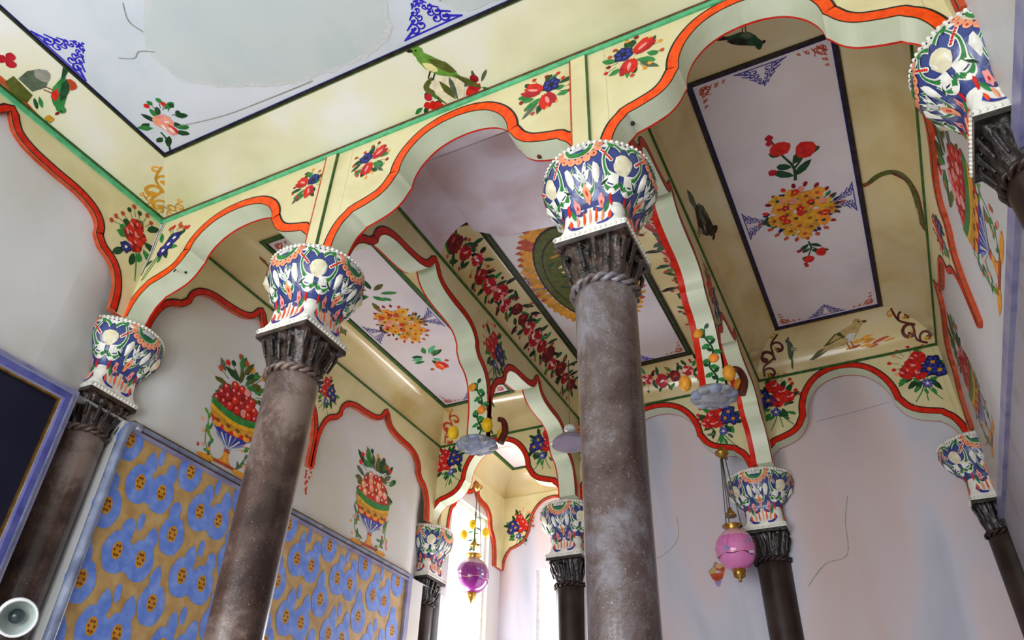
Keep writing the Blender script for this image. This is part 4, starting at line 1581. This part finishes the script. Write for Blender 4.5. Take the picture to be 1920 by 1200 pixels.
CY = .15
XC1, XC2, XC3, XC4 = -.19, 1.39, 3.085, 4.72
DB = 3.87
column('column', XC1, CY, 'brown stone column at the left corner beside the dark mirror', 'column_stone', 'carved_stone', 0.045, 1)
column('column', XC2, CY, 'brown stone column in front of the wallpaper, second from left', 'column_stone', 'carved_stone', None, 2)
column('column', XC3, CY, 'large grey speckled stone column in the middle foreground', 'column_stone_grey', 'carved_stone', None, 3)
column('column', XC4, CY, 'column at the right edge, its capital cut by the frame', 'column_stone_dark', 'carved_stone_dark', None, 4)
column('column', XC1 + .02, DB, 'dark back column at the wallpaper end, left of the purple lamp', 'column_stone_dark', 'carved_stone_dark', None, 5)
column('column', 1.37, DB, 'dark back column partly hidden behind the large grey column', 'column_stone_dark', 'carved_stone_dark', None, 6)
column('column', 3.08, DB, 'dark back column beside the pink hanging lamp', 'column_stone_dark', 'carved_stone_dark', None, 7)
column('column', 4.68, DB, 'slim dark back column at the far right wall', 'column_stone_dark', 'carved_stone_dark', None, 8)

# ------------------------------------------------------------------ hanging lamps


def hanging_lamp(x, y, ztop, zc, r, cols, label, hook_label, wires, seed):
    root = empty('hanging_lamp', (x, y, zc))
    tag(root, label, 'lamp', 'oil lamps with coloured glass globes')

    def fin(m, nm, lab=None, par=root):
        o = m.build(nm)
        o.parent = par
        if lab:
            o['label'] = lab
        return o
    m = MB()
    n = 14
    prof = []
    for k in range(n + 1):
        a = .35 + (PI - .7) * k / n
        prof.append((r * math.sin(a) * (1.0 if a > PI / 2 else .985), r * 1.08 * -math.cos(a)))
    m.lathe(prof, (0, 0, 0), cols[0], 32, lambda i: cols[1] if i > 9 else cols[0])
    fin(m, 'globe', 'coloured glass globe')
    P = Paint(lambda u, v, h: Vector(((r * math.sqrt(max(.01, 1 - (v / 1.08 / r) ** 2)) + h) * math.cos(u), (r * math.sqrt(max(.01, 1 - (v / 1.08 / r) ** 2)) + h) * math.sin(u), v)), seed)
    for q in range(5):
        a = 2 * PI * q / 5 - 1.9
        P.at(a, -.01)
        for k in range(5):
            P.disc(P.r.uniform(-.25, .25), P.r.uniform(-.05, .05), .09, P.r.choice(('white', 'sky', 'lilac')), 1, 6, .2, .012)
        P.petal(-.1, .0, 2.4, .3, .02, 'lilac', 0)
        P.petal(.1, .0, .6, .3, .02, 'lilac', 0)
    P.at(0, -.06)
    P.stroke([(2 * PI * k / 24, .008 * math.cos(k * PI / 2)) for k in range(25)], .007, .007, 'purple', 0, 2)
    P.at(0, -.05)
    P.stroke([(2 * PI * k / 24, .008 * math.sin(k * PI / 2)) for k in range(25)], .005, .005, 'pink', 0, 2)
    fin(P.mb, 'flower_decal')
    m = MB()
    R_ = r
    m.lathe([(R_ * .36, R_ * .98), (R_ * .40, R_ * 1.02), (R_ * .34, R_ * 1.12), (R_ * .52, R_ * 1.2), (R_ * .52, R_ * 1.25), (R_ * .3, R_ * 1.27)], (0, 0, 0), 'brass', 24)
    fin(m, 'brass_collar')
    m = MB()
    m.lathe([(.006, -R_ * 1.62), (R_ * .1, -R_ * 1.58), (R_ * .07, -R_ * 1.48), (R_ * .28, -R_ * 1.36), (R_ * .3, -R_ * 1.2), (R_ * .34, -R_ * 1.0), (R_ * .3, -R_ * .97)], (0, 0, 0), 'brass', 20)
    fin(m, 'brass_finial')
    m = MB()
    zs = R_ * 1.75
    m.lathe([(R_ * .30, zs), (R_ * .30, zs + .012), (R_ * .12, zs + .05), (.012, zs + .07)], (0, 0, 0), 'brass', 20)
    fin(m, 'brass_cap')
    m = MB()
    top = ztop - zc - .07
    for k in range(wires):
        a = 2 * PI * k / wires + .4
        m.tube([(R_ * .46 * math.cos(a), R_ * .46 * math.sin(a), R_ * 1.22), (.02 * math.cos(a), .02 * math.sin(a), top)], .0045, 'wire', 6)
    m.tube([(0, 0, zs + .06), (0, 0, top)], .005, 'wire', 6)
    fin(m, 'suspension_wire')
    m = MB()
    m.lathe([(.012, top - .03), (.03, top - .01), (.055, top + .01), (.055, top + .03), (.02, top + .055), (.012, top + .075)], (0, 0, 0), 'brass', 16)
    if wires > 1:
        m.tube([(0, 0, top + .05), (0, .10, top + .075), (0, 3.712 - y, top + .06)], .012, 'brass', 8)
    fin(m, 'brass_hook', hook_label)
    return root


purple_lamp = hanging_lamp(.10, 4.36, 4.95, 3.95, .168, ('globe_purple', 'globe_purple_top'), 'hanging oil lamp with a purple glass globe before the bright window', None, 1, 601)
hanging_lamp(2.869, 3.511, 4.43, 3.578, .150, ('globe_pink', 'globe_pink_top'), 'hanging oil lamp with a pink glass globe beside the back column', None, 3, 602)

# lemon sprigs round the purple lamp's wire
lz = .47
for dx, dy, dz in ((-.10, -.05, -.05), (-.02, -.02, .06), (.10, .05, -.02)):
    m = MB()
    m.ball((dx, dy, dz + lz), .045, 'lemon', 10, (.85, .85, 1.15))
    o = m.build('lemon')
    o.parent = purple_lamp
m = MB()
for k in range(11):
    a = k * 2.4
    z = .14 - .035 * k + lz
    d = Vector((math.cos(a), math.sin(a), -.3))
    s_ = Vector((-math.sin(a), math.cos(a), 0))
    p = Vector((0, 0, z))
    ring = [p, p + d * .04 + s_ * .022, p + d * .09, p + d * .04 - s_ * .022]
    c = p + d * .045 + Vector((0, 0, .012))
    for q in range(4):
        m.poly([c, ring[q], ring[(q + 1) % 4]], 'dkgreen' if k % 2 else 'green', True)
m.tube([(0, 0, lz - .22), (0, 0, lz + .2)], .008, 'stem', 6)
o = m.build('leaf_sprig')
o.parent = purple_lamp
o['label'] = 'green leaf sprig tied to the wire'

# violet glass smoke bell half hidden behind the large column
sb = empty('smoke_bell', (1.72, 3.05, 4.52))
tag(sb, 'violet grey glass smoke bell peeking out behind the large grey column', 'lamp part')
m = MB()
m.lathe([(.155, -.05), (.16, -.045), (.12, .01), (.05, .055), (.02, .07), (.012, .075)], (0, 0, 0), 'smoke_glass', 28)
o = m.build('glass_bell')
o.parent = sb
m = MB()
m.lathe([(.012, .07), (.05, .09), (.045, .12), (.015, .14)], (0, 0, 0), 'white_enamel', 18)
m.tube([(0, 0, .13), (0, 0, .80)], .004, 'wire', 6)
o = m.build('white_knob')
o.parent = sb

# white spotlight on a stand at the lower left edge
sp = empty('spotlight', (1.30, -.72, 2.18))
tag(sp, 'small white round spotlight head at the lower left corner', 'lamp')
ax = Vector((3.91768, -2.31199, 1.54295)) - Vector((1.30, -.72, 2.18))
ax = (ax.normalized() + Vector((.10, .05, -.12))).normalized()
e1 = ax.cross(Vector((0, 0, 1))).normalized()
e2 = ax.cross(e1)


def dish(prof, mat, n=28):
    m_ = MB()
    rows_ = [[ax * z + (e1 * math.cos(2 * PI * k / n) + e2 * math.sin(2 * PI * k / n)) * r for k in range(n)] for r, z in prof]
    m_.grid(rows_, mat, True)
    return m_


o = dish([(.012, -.075), (.045, -.07), (.058, -.03), (.060, .035), (.056, .04), (.052, .035)], 'white_enamel').build('lamp_shade')
o.parent = sp
o = dish([(.052, .035), (.046, .0), (.036, -.02), (.0005, -.024)], 'lamp_inside').build('reflector')
o.parent = sp
o = dish([(.0235, -.018), (.022, .0), (.014, .01), (.0005, .012)], 'lens_dark', 20).build('lens')
o.parent = sp
m = MB()
base = Vector((.80, -.62, 0)) - Vector((1.30, -.72, 2.18))
m.tube([ax * -.06, Vector((-.12, .02, -.03)), Vector((base.x, base.y, -.12))], .02, 'white_enamel', 10)
m.tube([Vector((base.x, base.y, -.06)), base], .016, 'white_enamel', 10)
m.lathe([(.16, -2.18), (.16, -2.16), (.03, -2.13), (.02, -2.10)], (base.x, base.y, 0), 'white_enamel', 24)
o = m.build('stand_pole')
o.parent = sp
